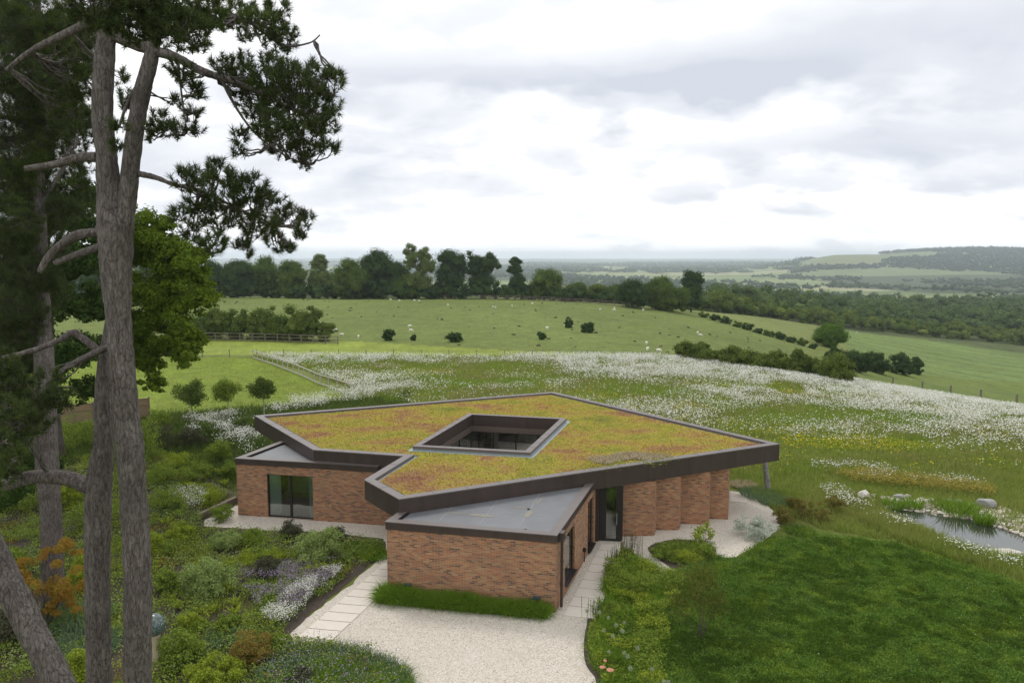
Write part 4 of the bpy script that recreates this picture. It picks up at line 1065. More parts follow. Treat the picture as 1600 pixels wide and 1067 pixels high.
MOWN = [gp((715, 592), (735, 578), (775, 572), (790, 577), (760, 582), (748, 598), (800, 606), (720, 604)), gp((1195, 612), (1215, 600), (1250, 607), (1262, 622), (1230, 626)), gp((1385, 690), (1400, 682), (1440, 690), (1450, 706), (1410, 712), (1380, 704))]
def dens(x, y):
    px, py = proj(x, y, H(x, y)); n = fbm(x, y * 1.6, 13, 51, 4); n2 = fbm(x, y, 1.6, 61, 2)
    w = wmap(px, py); d = np.clip((w - .12 + (n - .5) * 3.8), .05, 1) * w * np.clip(2.4 * n2 - .5, .12, 1)
    for m in MOWN: d = d * np.where(inpoly(x, y, m), .04, 1)
    return np.clip(d, 0, 1)
r = np.random.default_rng(71)
q = scatter(F_MEADOW, 120000, r, dens); z = H(q[:, 0], q[:, 1]) + r.uniform(.35, .75, len(q)); p = np.column_stack([q, z])
mb = MB(); nr = np.array([0, 0, 1.]) + r.normal(size=(len(q), 3)) * .55; mb.quads(leafq(p, nr, r.uniform(.05, .135, len(q)) * (.7 + q[:, 1] / 200), .9, r))
tag(mb.build('daisies', L_WHITE), 'drifts of white oxeye daisies across the wildflower meadow', 'daisies', kind='stuff')
q = scatter(F_MEADOW, 9000, r, lambda x, y: np.clip((fbm(x, y * 1.4, 8, 91, 4) - .52) * 5, .05, 1)); p = np.column_stack([q, H(q[:, 0], q[:, 1]) + r.uniform(.2, .5, len(q))])
mb = MB(); mb.quads(leafq(p, np.array([0, 0, 1.]) + r.normal(size=(len(q), 3)) * .5, r.uniform(.07, .13, len(q)), .9, r))
tag(mb.build('buttercups', L_YELF), 'yellow flowers sprinkled through the wildflower meadow', 'flowers', kind='stuff')
def grass(name, poly, n, m, label, hgt, seed, keep=None, w=.035, lean=.45, cat='grass', bent=False):
    r = np.random.default_rng(seed); q = scatter(poly, n, r, keep); p = np.column_stack([q, H(q[:, 0], q[:, 1]) - .02]); d = np.array([0, 0, 1.]) + r.normal(size=(len(q), 3)) * lean
    d[:, 2] = np.abs(d[:, 2]); mb = MB(); L = r.uniform(*hgt, len(q)) * (.6 + .8 * fbm(q[:, 0], q[:, 1], 1.5, seed, 2))
    if bent:
        a, b = blades2(p, d, L, w, .8, r); mb.quads(a); mb.tris(b)
    else: mb.tris(blades(p, d, L, w * r.uniform(.6, 1.4, len(q)), r))
    return tag(mb.build(name, m), label, cat, kind='stuff')
grass('meadow_grass', F_MEADOW, 190000, L_MEAD, 'tall meadow grass between the daisies', (.25, .6), 81, w=.07)
F_WILD = np.array([P(1150, 762), P(1215, 800), P(1290, 828), P(1400, 846), P(1480, 872), P(1600, 912), P(1900, 1010), P(1900, 700), P(1150, 722), P(1120, 735)])
notpond = lambda x, y: np.where(inpoly(x, y, POND), 0, 1.)
grass('wild_grass', F_WILD, 90000, L_WILD, 'rough grass round the pond and behind the terrace', (.2, .5), 83, notpond, .045)
def feather(poly, keep, w):
    return lambda x, y: sstep(-.1, w, seg_dist(x, y, poly) + (fbm(x, y, .9, 71, 3) - .5) * w * 1.6) * (1.0 if keep is None else keep(x, y))
def flowers(name, poly, n, m, label, seed, size=(.05, .09), hz=(.3, .6), keep=None, cat='flowers', tilt=.6, fw=.35):
    keep = feather(poly, keep, fw)
    r = np.random.default_rng(seed); q = scatter(poly, n, r, keep); p = np.column_stack([q, H(q[:, 0], q[:, 1]) + r.uniform(*hz, len(q))])
    mb = MB(); mb.quads(leafq(p, np.array([0, 0, 1.]) + r.normal(size=(len(q), 3)) * tilt, r.uniform(*size, len(q)), .9, r)); return tag(mb.build(name, m), label, cat, kind='stuff')
def cover(name, poly, n, m, label, seed, keep, hz=(.05, .35), size=(.05, .11), cat='ground cover'):
    keep = feather(poly, keep, .45)
    r = np.random.default_rng(seed); q = scatter(poly, n, r, keep); hm = fbm(q[:, 0], q[:, 1], .9, seed, 3); p = np.column_stack([q, hz[0] + (hz[1] - hz[0]) * np.clip(hm * 1.5 - .2, 0, 1) * r.uniform(.4, 1, len(q))])
    mb = MB(); mb.quads(leafq(p, np.array([0, 0, 1.]) + r.normal(size=(len(q), 3)) * .6, r.uniform(*size, len(q)), .55, r)); return tag(mb.build(name, m), label, cat, kind='stuff')
nn = lambda s, t, o: (lambda x, y: np.clip((fbm(x, y, s, o, 4) - t + .06) * 7, 0.02, 1))
flowers('daisies', pz((1270, 765), (1290, 752), (1380, 790), (1440, 834), (1500, 858), (1560, 876), (1600, 888), (1600, 900), (1500, 872), (1420, 838), (1350, 816), (1290, 796)), 800, L_WHITE, 'white daisies along the near bank of the pond', 85, keep=nn(1.6, .5, 3))
flowers('daisies', pz((1200, 728), (1330, 728), (1420, 742), (1520, 756), (1560, 768), (1400, 760), (1250, 742)), 900, L_WHITE, 'white daisies in the rough grass beyond the pond', 86, keep=nn(1.6, .52, 5))
flowers('yellow_rattle', pz((1300, 745), (1340, 738), (1450, 750), (1560, 768), (1555, 782), (1440, 768), (1330, 757)), 5000, leafmat('rattle', [(.30, .24, .05), (.38, .32, .08), (.26, .24, .05)], .3), 'band of yellow flowers above the stony bank of the pond', 87, (.06, .10), (.2, .55))
flowers('buttercups', pz((1215, 690), (1360, 690), (1480, 705), (1400, 716), (1230, 706)), 1600, L_YELF, 'yellow flowers in the grass beyond the roof corner', 88)
# clover lawn
def clover():
    r = np.random.default_rng(91); q = scatter(F_CLOVER, 320000, r, feather(F_CLOVER, lambda x, y: (y < 34) * (x < 27) * .9 + .1 * (x < 30), .9))
    x, y = q.T; hm = .22 * fbm(x, y, 2.2, 12, 4) + .78 * fbm(x, y, .40, 14, 2); t = (x * .80 + y * .60); rut = np.exp(-((t - 31.2) / .28) ** 2) + np.exp(-((t - 26.4) / .25) ** 2) * .8 + np.exp(-((t - 36.0) / .3) ** 2) * .6
    top = .08 + .32 * hm * (1 - .75 * np.clip(rut, 0, 1)); z = top * r.uniform(.45, 1.0, len(q)); p = np.column_stack([x, y, z])
    g = 0.06; gx = (fbm(x + g, y, 2.2, 12, 4) - hm) / g * .3; gy = (fbm(x, y + g, 2.2, 12, 4) - hm) / g * .3
    nr = np.column_stack([-gx, -gy, np.ones(len(q))]) + r.normal(size=(len(q), 3)) * .5
    mb = MB(); mb.quads(leafq(p, nr, r.uniform(.035, .075, len(q)), .8, r)); tag(mb.build('clover', L_CLOV), 'thick green clover covering the lawn in front of the terrace', 'clover', kind='stuff')
    grass('lawn_grass', F_CLOVER, 26000, L_GRASS, 'longer grass blades standing through the clover lawn', (.2, .42), 92, lambda x, y: (fbm(x, y, 3, 44, 3) > .5) * .9 + .1, .022, .4)
    flowers('clover_heads', F_CLOVER, 260, L_WHITE, 'tiny pale clover heads dotted over the lawn', 93, (.02, .035), (.2, .34), lambda x, y: (y < 34) * 1.)
clover()
# pond
o = sheet('water', [tuple(p) for p in np.array(POND) + (np.array(POND) - POND.mean(0)) * .03], -.13, M_WATER, kind='structure')
def stone(name, c, s3, m, label, seed, cat='boulder', group=None, lvl=3, jag=.0):
    r = np.random.default_rng(seed); V, F = ICO[lvl]; V = V.copy()
    for k in range(9):                                     # knock flat facets off a ball
        d = unit(r.normal(size=3)); lim = r.uniform(.55, .85); t = V @ d; V = V - np.outer(np.maximum(t - lim, 0), d)
    V = V * (1 + .06 * (r.random((len(V), 1)) - .5)); mb = MB(); mb.add(V * np.array(s3) + np.array(c), F); o = mb.build(name, m)
    o['label'] = label; o['category'] = cat
    if group: o['group'] = group
    return o
c = P(1581 - 0, 0 + 795); c = P(1540, 793)
stone('boulder', (*c, .16), (.52, .42, .40), M_STONE, 'large grey boulder on the far edge of the pond', 1)
c = P(1350, 781); stone('boulder', (*c, .28), (.33, .30, .30), M_STONEW, 'pale rounded boulder alone in the grass left of the pond', 2)
c = P(1568, 862); stone('boulder', (*c, .0), (.95, .5, .12), M_STONEW, 'flat pale slab of stone in the near corner of the pond', 3)
c = P(1564, 872); stone('boulder', (*c, .02), (.4, .25, .12), M_STONE, 'small grey stone below the flat slab by the pond', 4)
for i, (px, py, s) in enumerate(((1405, 779, .3), (1438, 782, .22), (1447, 786, .26), (1484, 784, .25), (1430, 786, .18), (1418, 777, .2), (1497, 785, .2), (1456, 784, .22))):
    c = P(px, py); stone('pond_rock', (*c, .06), (s * 1.2, s * .9, s * .7), M_STONEW if i % 3 else M_STONE, 'rounded pale stone on the far rim of the pond', 10 + i, 'stone', 'stones on the far rim of the pond', 2)
r = np.random.default_rng(97); pe = pz((1375, 776), (1450, 784), (1500, 790), (1520, 788), (1570, 794), (1600, 806), (1650, 826), (1650, 850), (1605, 836), (1560, 820), (1520, 808), (1475, 802), (1420, 794), (1385, 790)); q = scatter(pe, 1700, r)
s = r.uniform(.04, .13, len(q)); mb = MB(); lumps(mb, np.column_stack([q, H(q[:, 0], q[:, 1]) + s * .3]), np.stack([s, s * .8, s * .6], 1), 1, .25, r)
M_PEB = leafmat('pebble', [(.22, .19, .15), (.42, .38, .31), (.58, .54, .46), (.66, .63, .57)], 0)
tag(mb.build('pebbles', M_PEB), 'shingle and pebbles on the stony bank of the pond', 'pebbles', kind='stuff')
def tuftmesh(mb, c, n, rad, hgt, w, r, lean=.35, bent=.6):
    a = r.uniform(0, 6.283, n); q = np.sqrt(r.random(n)) * rad; p = np.column_stack([c[0] + np.cos(a) * q, c[1] + np.sin(a) * q, np.full(n, c[2])])
    d = np.column_stack([np.cos(a) * lean * (.4 + q / max(rad, .01)), np.sin(a) * lean * (.4 + q / max(rad, .01)), np.ones(n)]) + r.normal(size=(n, 3)) * .12
    A_, B_ = blades2(p, d, r.uniform(hgt * .6, hgt, n), w, bent, r); mb.quads(A_); mb.tris(B_)
for i, (px, py, rad, h) in enumerate(((1495, 800, .75, .9), (1537, 814, .45, .7), (1512, 797, .5, .7), (1425, 790, .5, .6), (1395, 790, .5, .6), (1470, 789, .5, .6))):
    r = np.random.default_rng(110 + i); c = P(px, py); mb = MB(); tuftmesh(mb, (*c, -.12), 260, rad, h, .03, r, .25, .4); o = mb.build('reeds', L_GRASS)
    tag(o, ('', '', 'short clump of reeds between the tallest clump and the far rim', 'reed clump at the left part of the pond rim', 'reed clump at the left tip of the pond', 'reed clump midway along the far rim of the pond')[i] if i > 1 else ('tallest clump of reeds left of the grey boulder', 'reeds growing in the water in front of the grey boulder')[i], 'reeds', 'reed clumps round the pond')
cover('stray_chips', GRAVEL, 2600, leafmat('chips', [(.10, .08, .06), (.22, .18, .13), (.30, .27, .22)], .0), 'dark chips and fallen leaves strewn over the pale gravel', 99, lambda x, y: ~inpoly(x, y, BED_L) * notin_house(x, y) * (.15 + (fbm(x, y, 1.8, 33, 3) > .55)), (.012, .02), (.02, .05), 'debris')
grass('bank_grass', pz((1350, 800), (1390, 812), (1450, 838), (1500, 856), (1560, 874), (1560, 892), (1480, 872), (1400, 842), (1340, 815)), 7000, L_WILD, 'grass on the near bank of the pond', (.3, .6), 120, None, .03)

# ------------------------------------------------------------------ garden plants
def shrub(px, py, wpx, hpx, m, label, seed, leaf=.07, nl=2600, name='shrub', cat='shrub', group=None, nc=26, asp=.5, core=False, low=.36, Y=None):
    c = np.array([*P(px, py), 0.0]) if Y is None else np.array([(px - 800) / FPX * Y, Y, 0.0]); k = 1 / ppm(c[1]) * 1.02; h = hpx * k * .96; w = wpx * k; r = np.random.default_rng(seed); mb = MB()
    crown(mb, c + [0, 0, h * low], (w / 2, w / 2, h * (1 - low)), int(nc * 2), int(nl * 1.9), leaf, r, .3, core, 1, (.25, .88), (.18, .32), .7, asp)
    o = mb.build(name, m); o['label'] = label; o['category'] = cat
    if group: o['group'] = group
    return o
SH = [
 (500, 880, 100, 60, L_PALE, 'big domed light green shrub in the bed below the sliding door', .08, 6000),
 (325, 935, 95, 68, L_PALE, 'pale silvery green domed shrub in the middle of the left bed', .08, 6000),
 (266, 925, 48, 44, L_GREEN, 'dark green shrub tucked left of the pale domed shrub', .07, 2600),
 (455, 842, 44, 34, L_DUSK, 'dusky dark shrub right under the sliding door', .06, 2400),
 (415, 905, 50, 44, L_DUSK, 'dark rounded shrub behind the purple flowers', .06, 2600),
 (528, 843, 32, 24, L_DUSK, 'small dark shrub behind the big light green shrub', .05, 1500),
 (490, 902, 70, 28, L_YEL, 'low lime green plant beside the purple flowers', .07, 2000),
 (392, 1035, 96, 52, L_SPIR, 'rusty and yellow spirea mound near the foot of the path', .06, 4500),
 (285, 1040, 90, 60, L_GREEN, 'mid green shrub right of the mosaic ball sculpture', .08, 3500),
 (335, 1075, 110, 56, L_YEL, 'yellow green bushy plant at the bottom edge left of the spirea', .07, 3500),
 (218, 722, 100, 78, L_GREEN, 'bright layered green shrub right of the pine trunks', .10, 5000),
 (250, 668, 44, 40, L_GREEN, 'bushy green shrub beside the board fence end', .10, 2000),
 (20, 1010, 90, 70, L_DUSK, 'shaded dark shrub left of the leaning pine trunk', .08, 2600),
 (128, 1075, 70, 70, L_YEL, 'yellow green shrub between the leaning trunk and its neighbour', .08, 2600),
 (243, 870, 40, 44, L_YEL, 'lime leaved bush just right of the right-hand pine trunk', .07, 1800),
 (265, 800, 60, 44, L_GREEN, 'green shrub in the upper left bed', .08, 2400),
 (300, 752, 70, 34, L_GREEN, 'low spreading green plant near the white daisies', .08, 2400),
 (345, 812, 60, 30, L_GREEN, 'green leafy clump beside the oak sleeper', .07, 2000),
 (118, 700, 90, 60, L_GREEN, 'shaded green shrub behind the pine trunks near the board fence', .1, 2600),
 (30, 800, 120, 90, L_GREEN, 'broad dark green shrub at the left edge behind the orange maple', .1, 3500),
 (140, 830, 70, 60, L_GREEN, 'green bush half hidden between the two pine trunks', .08, 2400),
 (470, 1075, 70, 34, L_DUSK, 'dark low shrub at the bottom edge among the grasses', .06, 2400),
 (1100, 872, 50, 30, L_GREEN, 'low green perennial clump at the tip of the small bed', .06, 1800),
 (1180, 838, 78, 34, L_SILV, 'silver leaved shrub with white flowers on the gravel terrace', .05, 5000),
 (1035, 874, 50, 26, L_GREEN, 'green clump at the left tip of the small bed', .05, 1800),
 (1075, 880, 50, 28, L_YEL, 'yellow green clump in the middle of the small bed', .05, 1800),
 (960, 905, 46, 40, L_GREEN, 'bushy green plant at the top of the right-hand bed', .06, 2400),
 (1000, 935, 60, 48, L_GREEN, 'green shrub in the right-hand bed beside the lawn', .06, 2800),
 (285, 845, 56, 34, L_YEL, 'yellow green mound below the frothy white flowers', .07, 2600),
 (352, 860, 60, 34, L_PALE, 'soft green mound beside the fern tufts near the gravel', .07, 2600),
 (395, 850, 50, 28, L_GREEN, 'low green mound in front of the gravel strip', .07, 2200),
 (330, 790, 46, 30, L_YEL, 'lime green clump right of the frothy white flowers', .07, 2000),
 (255, 760, 60, 44, L_GREEN, 'leafy green shrub below the layered shrub', .08, 2800),
 (345, 720, 50, 36, L_GREEN, 'dark leafy shrub under the second young tree', .09, 2400),
 (300, 700, 60, 36, L_DUSK, 'dark mound of foliage under the first young tree', .09, 2400),
 (428, 880, 44, 26, L_YEL, 'small yellow green mound left of the purple flowers', .06, 1800),
 (300, 985, 60, 34, L_YEL, 'bright yellow green plant between sculpture and spirea', .07, 2600),
 (355, 985, 50, 28, L_GREEN, 'low green plant behind the spirea', .07, 2200),
 (440, 1010, 40, 26, L_GREEN, 'green plant at the lower end of the paved path', .07, 1800),
 (262, 870, 34, 26, L_GREEN, 'small green plant between the pine trunk and the dark green shrub', .06, 1500),
 (20, 905, 70, 60, L_GREEN, 'green shrub at the left edge above the leaning trunk', .09, 2800),
 (130, 920, 60, 60, L_YEL, 'yellow green shrub behind the left near trunk', .09, 2600),
 (110, 790, 70, 44, L_YEL, 'lit yellow green shrub left of the near trunks', .09, 2600),
 (245, 705, 70, 50, L_DUSK, 'dark shrub in the gap between the layered shrub and the board fence', .09, 2600),
 (275, 735, 60, 34, L_YEL, 'yellow green low shrub above the frothy white flowers', .08, 2200),
 (320, 690, 50, 40, L_OAK, 'dark green shrub between the first and second young trees', .09, 2400),
 (385, 675, 60, 30, L_OAK, 'dark green shrub between the second and third young trees', .09, 2400),
 (362, 745, 44, 30, L_GREEN, 'green shrub against the left corner of the left wing', .08, 2000),
 (635, 618, 12, 14, L_GREEN, 'small round dark bush in the meadow above the roof', .12, 700),
]
for i, (px, py, w, h, m, lab, lf, nl) in enumerate(SH): shrub(px, py, w, h, m, lab, 300 + i, lf, nl)
for i, (px, py, w, h) in enumerate(((1224, 818, 34, 34), (1256, 808, 38, 36), (1284, 815, 32, 34), (1302, 800, 38, 34), (1240, 797, 30, 28))):
    shrub(px, py, w, h, L_OLIV, ('olive tipped dwarf pine nearest the gravel', 'olive tipped dwarf pine second from the gravel, the tallest', 'olive tipped dwarf pine at the lawn edge, third along', 'olive tipped dwarf pine farthest from the gravel', 'smaller olive tipped dwarf pine behind the others')[i], 340 + i, .10, 2200, 'dwarf_pine', 'shrub', 'dwarf pines by the terrace', 12, .2)
e = empty('maple', (*P(70, 985), 0), 'orange and gold leaved maple between the pine trunks on the left', 'tree')
mb = MB(); r = np.random.default_rng(360); c0 = np.array([*P(70, 985), 0.0]); k = 1 / ppm(c0[1])
for dx, dz, w, h in ((-30, 95, 70, 50), (25, 120, 80, 50), (-5, 70, 120, 60), (40, 75, 70, 60), (-35, 40, 60, 40), (30, 40, 70, 40)):
    crown(mb, c0 + np.array([dx * k, r.normal() * .3, dz * k]), (w * k / 2, w * k / 2, h * k / 2), 12, 2600, .085, r, .3, False, asp=.35)
adopt(mb.build('crown', L_MAPLE), e); tb = MB()
for q in ((-30, 95), (25, 120), (40, 75), (-5, 80)):
    p_, rd = limb(c0, c0 + np.array([q[0] * k, 0, q[1] * k]), .05, .015, .06, 6, r); tb.tube(p_, rd, 6)
adopt(tb.build('trunk', M_BARK2, smooth=True), e)
def fern(c, h, w, m, label, seed, group, name='fern', nf=16):
    r = np.random.default_rng(seed); mb = MB()
    for k in range(nf):
        a = r.uniform(0, 6.28); n = 11; t = np.linspace(0, 1, n); lean = r.uniform(.35, 1.0) * w
        sp = np.column_stack([c[0] + np.cos(a) * lean * t, c[1] + np.sin(a) * lean * t, c[2] + h * (1.5 * t - .75 * t ** 2) * r.uniform(.8, 1.1)])
        sd = np.array([-np.sin(a), np.cos(a), 0]); wd = .10 * (1 - t) ** .6 * np.sin(np.pi * np.clip(t + .12, 0, 1)) * (h / .5) + .006
        for sg in (-1, 1):
            for q in range(1, n - 1):
                p0 = sp[q]; tip = p0 + sd * sg * wd[q] * 1.3 + (sp[q + 1] - p0) * .5; mb.tris([[p0, sp[q + 1], tip]])
    o = mb.build(name, m); tag(o, label, 'fern', group); return o
FP = [(250, 923), (272, 940), (277, 953), (309, 942), (324, 934), (353, 928), (310, 960), (334, 958), (368, 949), (366, 964), (260, 823), (280, 838), (297, 848), (319, 752), (325, 738), (299, 766), (340, 905), (385, 985), (300, 905), (352, 760), (342, 742), (250, 790), (505, 872)]
f0 = fern((0, 0, 0), .5, .45, L_YEL, 'bright yellow green fern tuft in the dark mulch of the left bed', 370, 'fern tufts in the left bed')
f0.location = (*P(*FP[0]), 0.0)
for k, q in enumerate(FP[1:]): dup(f0, (*P(*q), 0.0), k * 1.7, .7 + .12 * (k % 5))
# ground cover in the left bed
BL_IN = pz((600, 850), (598, 864), (516, 930), (445, 990), (450, 1004), (500, 1004), (560, 1014), (605, 1030), (640, 1053), (655, 1120), (350, 1200), (-500, 1200), (-800, 900), (-250, 765), (240, 705), (364, 775), (318, 812), (318, 826), (420, 834), (520, 836))
gapk = lambda th, s, o: (lambda x, y: (fbm(x, y, s, o, 3) > th) * 1.)
cover('ground_cover', BL_IN, 150000, L_GREEN, 'mixed green ground cover through the left bed', 401, gapk(.40, 1.5, 7), (.05, .65))
cover('ground_cover', BL_IN, 52000, L_YEL, 'yellow green perennials in drifts through the left bed', 402, gapk(.55, 1.1, 9), (.05, .5))
cover('ground_cover', BL_IN, 40000, L_DUSK, 'dusky low foliage in drifts through the left bed', 403, gapk(.56, 1.5, 19), (.03, .3))
cover('ground_cover', BL_IN, 60000, L_PALE, 'soft pale green foliage woven through the left bed', 407, gapk(.50, 1.2, 57), (.08, .5))
cover('leaf_litter', BL_IN, 12000, leafmat('litter', [(.10, .07, .045), (.16, .11, .07), (.05, .035, .025)], .1), 'dead leaves and bark chips on the mulch', 404, None, (.018, .03), (.03, .07))
cover('ground_cover', BL_IN, 24000, L_SPIR, 'russet tinted foliage patches in the left bed', 405, gapk(.62, 1.6, 29), (.05, .4))
grass('grass_tufts', BL_IN, 16000, L_YEL, 'fine yellow green grasses in the left bed', (.3, .6), 406, gapk(.6, 1.2, 49), .018, .5, bent=True)
PURP = pz((372, 900), (400, 900), (440, 882), (475, 878), (530, 888), (535, 905), (495, 945), (445, 988), (420, 985), (400, 960), (376, 930))
cover('lavender', PURP, 9000, L_BLUE, 'grey green foliage under the purple flowers', 410, None, (.05, .35), (.03, .06))
flowers('purple_flowers', PURP, 5600, L_PURP, 'drift of purple flowers beside the paved path', 411, (.03, .055), (.35, .6), lambda x, y: (fbm(x, y, .8, 5, 3) > .45) * 1.)
flowers('white_flowers', pz((405, 975), (455, 930), (500, 905), (535, 897), (540, 905), (500, 940), (455, 985), (425, 988)), 2600, L_WHITE, 'drift of small white flowers along the edge of the paved path', 412, (.03, .055), (.38, .62), lambda x, y: (fbm(x, y, .6, 15, 3) > .45) * 1.)
flowers('white_flowers', pz((262, 775), (300, 768), (330, 776), (322, 800), (285, 803), (262, 795)), 1300, L_WHITE, 'frothy white flowers in the upper left bed', 413, (.03, .06), (.3, .55))
LAWN2 = pz((60, 652), (232, 650), (430, 636), (640, 618), (640, 650), (430, 700), (400, 715), (366, 770), (240, 705), (60, 740), (-300, 765), (-300, 652))
grass('rough_grass', LAWN2, 50000, L_OAK, 'dark rough grass between garden and paddock', (.35, .8), 414, lambda x, y: notin_house(x, y), .05, bent=False)
DL = [pz((292, 700), (285, 660), (330, 652), (400, 648), (402, 668), (430, 695), (418, 712), (370, 728), (330, 700)), gp((405, 655), (420, 636), (470, 622), (540, 610), (630, 607), (640, 618), (520, 640), (440, 652))]
flowers('daisies', DL[0], 4200, L_WHITE, 'white oxeye daisies under the three young trees', 415, (.06, .10), (.4, .85), lambda x, y: np.clip((fbm(x, y, 2.6, 5, 4) - .36) * 5, 0.03, 1) * notin_house(x, y), fw=2.5)
flowers('daisies', DL[1], 4600, L_WHITE, 'white daisies between the house and the pale rail fence', 416, (.07, .11), (.4, .85), lambda x, y: np.clip((fbm(x, y, 2.6, 6, 4) - .36) * 5, .03, 1), fw=2.5)
grass('paddock_grass', F_PADDOCK, 60000, leafmat('paddock_blades', [(.11, .17, .02), (.16, .22, .03), (.22, .27, .03)], .35), 'short bright grass of the paddock', (.05, .12), 417, None, .05)
# grasses: bottom bed and along the front wall
BB = pz((452, 1012), (500, 1008), (560, 1018), (605, 1034), (640, 1056), (652, 1120), (420, 1150), (400, 1060))
grass('ornamental_grass', BB, 15000, L_BLUE, 'blue green ornamental grass in the bed at the bottom of the drive', (.3, .6), 420, None, .018, .35, bent=True)
grass('ornamental_grass', pz((500, 1045), (600, 1045), (645, 1070), (652, 1120), (450, 1150), (430, 1080)), 9000, L_GRASS, 'bright green grass at the bottom edge of the picture beside the drive', (.35, .65), 421, None, .018, .35, bent=True)
flowers('lavender_spikes', BB, 1700, L_PURP, 'muted purple flower spikes over the ornamental grass', 422, (.025, .05), (.5, .75))
on = np.array([ud[1], -ud[0]])
STRIP = np.array([W1 - ud * .12 + on * .05, W1 + ud * 6.3 + on * .05, W1 + ud * 6.3 + on * .62, W1 - ud * .15 + on * .75])
grass('grass_strip', STRIP, 17000, L_GRASS, 'strip of lush green grass along the foot of the front brick wall', (.46, .74), 423, None, .022, .42, bent=True)
for i, (px, py, rad, h, m) in enumerate(((565, 862, .9, .55, L_GRASS), (585, 870, .6, .5, L_GRASS), (300, 722, 1.3, .8, L_GREEN), (430, 940, .55, .5, L_GRASS), (355, 1000, .6, .6, L_BLUE), (120, 975, 1.0, 1.0, L_BLUE), (135, 1015, .9, .9, L_BLUE), (398, 868, .5, .5, L_YEL), (440, 868, .5, .45, L_YEL), (375, 880, .5, .5, L_YEL), (1185, 775, .9, .7, L_BLUE), (1210, 785, .8, .7, L_BLUE), (1160, 760, .6, .6, L_TAN), (1225, 778, .8, .6, L_GREEN), (1250, 832, .6, .5, L_CLOV))):
    r = np.random.default_rng(430 + i); mb = MB(); tuftmesh(mb, (*P(px, py), 0), int(500 * rad + 250), rad, h, .018, r, .5, 1.0); o = mb.build('grass_clump', m)
    tag(o, ('lush clump of dark green sedge by the top of the paved path', 'smaller clump of green sedge against the front wing corner', 'broad mound of dark grass below the white daisies', 'green grass tuft inside the purple flower drift', 'blue green grass tuft beside the spirea', 'feathery dark grass between the pine trunks, upper', 'feathery dark grass between the pine trunks, lower',
        'yellow green grass tuft nearest the pale domed shrub', 'yellow green grass tuft below the dusky shrub', 'yellow green grass tuft at the left of the three', 'dark grass clump at the terrace edge behind the silver shrub', 'dark grass clump right behind the silver shrub', 'dry tan grass clump below the roof corner', 'green grass clump between terrace and dwarf pines', 'leafy green clump in front of the dwarf pines')[i], 'grass', 'grass clumps in the garden beds')
# right-hand bed
BR_IN = pz((975, 862), (955, 875), (950, 895), (936, 935), (924, 975), (918, 1010), (922, 1040), (940, 1075), (940, 1200), (1040, 1200), (1048, 985), (1072, 915), (1040, 897), (998, 874))
cover('ground_cover', BR_IN, 26000, L_GREEN, 'dense green perennials filling the right-hand bed', 450, gapk(.36, .8, 3), (.1, .7), (.04, .09))
grass('grass_tufts', BR_IN, 14000, L_GRASS, 'upright green blades in the right-hand bed', (.4, .75), 451, feather(BR_IN, gapk(.46, .9, 13), .5), .016, .35, bent=True)
cover('ground_cover', BR_IN, 7000, L_YEL, 'yellow green foliage dotted through the right-hand bed', 452, gapk(.55, .7, 23), (.2, .75), (.04, .09))
cover('ground_cover', pz((1018, 858), (1050, 846), (1093, 848), (1114, 859), (1108, 869), (1082, 884), (1060, 890), (1037, 877)), 7000, L_GREEN, 'green perennials in the small bed on the terrace', 453, None, (.1, .5), (.04, .08))
def stalks(name, c, n, rad, h, m, label, seed, group=None):
    r = np.random.default_rng(seed); mb = MB()
    for k in range(n):
        b = np.array([c[0] + r.normal() * rad * .5, c[1] + r.normal() * rad * .5, 0]); t = b + [r.normal() * .08, r.normal() * .08, h * r.uniform(.7, 1)]
        mb.tube([b, (b + t) / 2 + r.normal(size=3) * .02, t], [.006, .005, .003], 3)
        z = np.linspace(.5, 1, 14); p = b + (t - b) * z[:, None]; mb.quads(leafq(p, r.normal(size=(14, 3)), .05, .5, r))
    return tag(mb.build(name, m), label, 'sage', group)
stalks('sage', P(985, 872), 34, .55, 1.2, L_DUSK, 'tall dark flower spikes of sage by the entrance door', 460)
stalks('sage', P(962, 890), 26, .5, 1.1, L_DUSK, 'dark flower spikes of sage at the top left of the right-hand bed', 461)
stalks('sage', P(932, 975), 18, .4, .9, L_DUSK, 'dark flower spikes of sage leaning over the paved path', 462)
M_ALL = leafmat('allium', [(.28, .33, .20), (.40, .44, .30)], .2)
def allium(c, h, rad, seed):
    e = empty('allium', (*c, 0), 'pale green allium seed head on a bare stem in the right-hand bed', 'flower', 'allium heads in the right-hand bed')
    r = np.random.default_rng(seed); mb = MB(); mb.tube([(0, 0, 0), (.02, 0, h * .5), (.0, 0, h)], .006, 4); o = mb.build('stem', L_GREEN); o.parent = e
    mb = MB(); d = unit(r.normal(size=(90, 3))); mb.tris(blades(np.array([0, 0, h]) + d * .01, d, rad, .012, r)); mb.quads(leafq(np.array([0, 0, h]) + d * rad, d, .02, 1, r)); o = mb.build('flower_head', M_ALL); o.parent = e; return e
AL = [(936, 955), (950, 962), (943, 985), (957, 996), (962, 980), (972, 992), (951, 1018), (975, 1022), (980, 1030), (995, 1018), (984, 1054), (1018, 1046), (1044, 1070), (1037, 1072), (930, 950), (917, 958), (975, 970)]
a0 = allium(P(AL[0][0], AL[0][1] + 38), .85, .075, 1)
for k, q in enumerate(AL[1:]): dup(a0, (*P(q[0], q[1] + 34), 0), k, .85 + .05 * (k % 5))
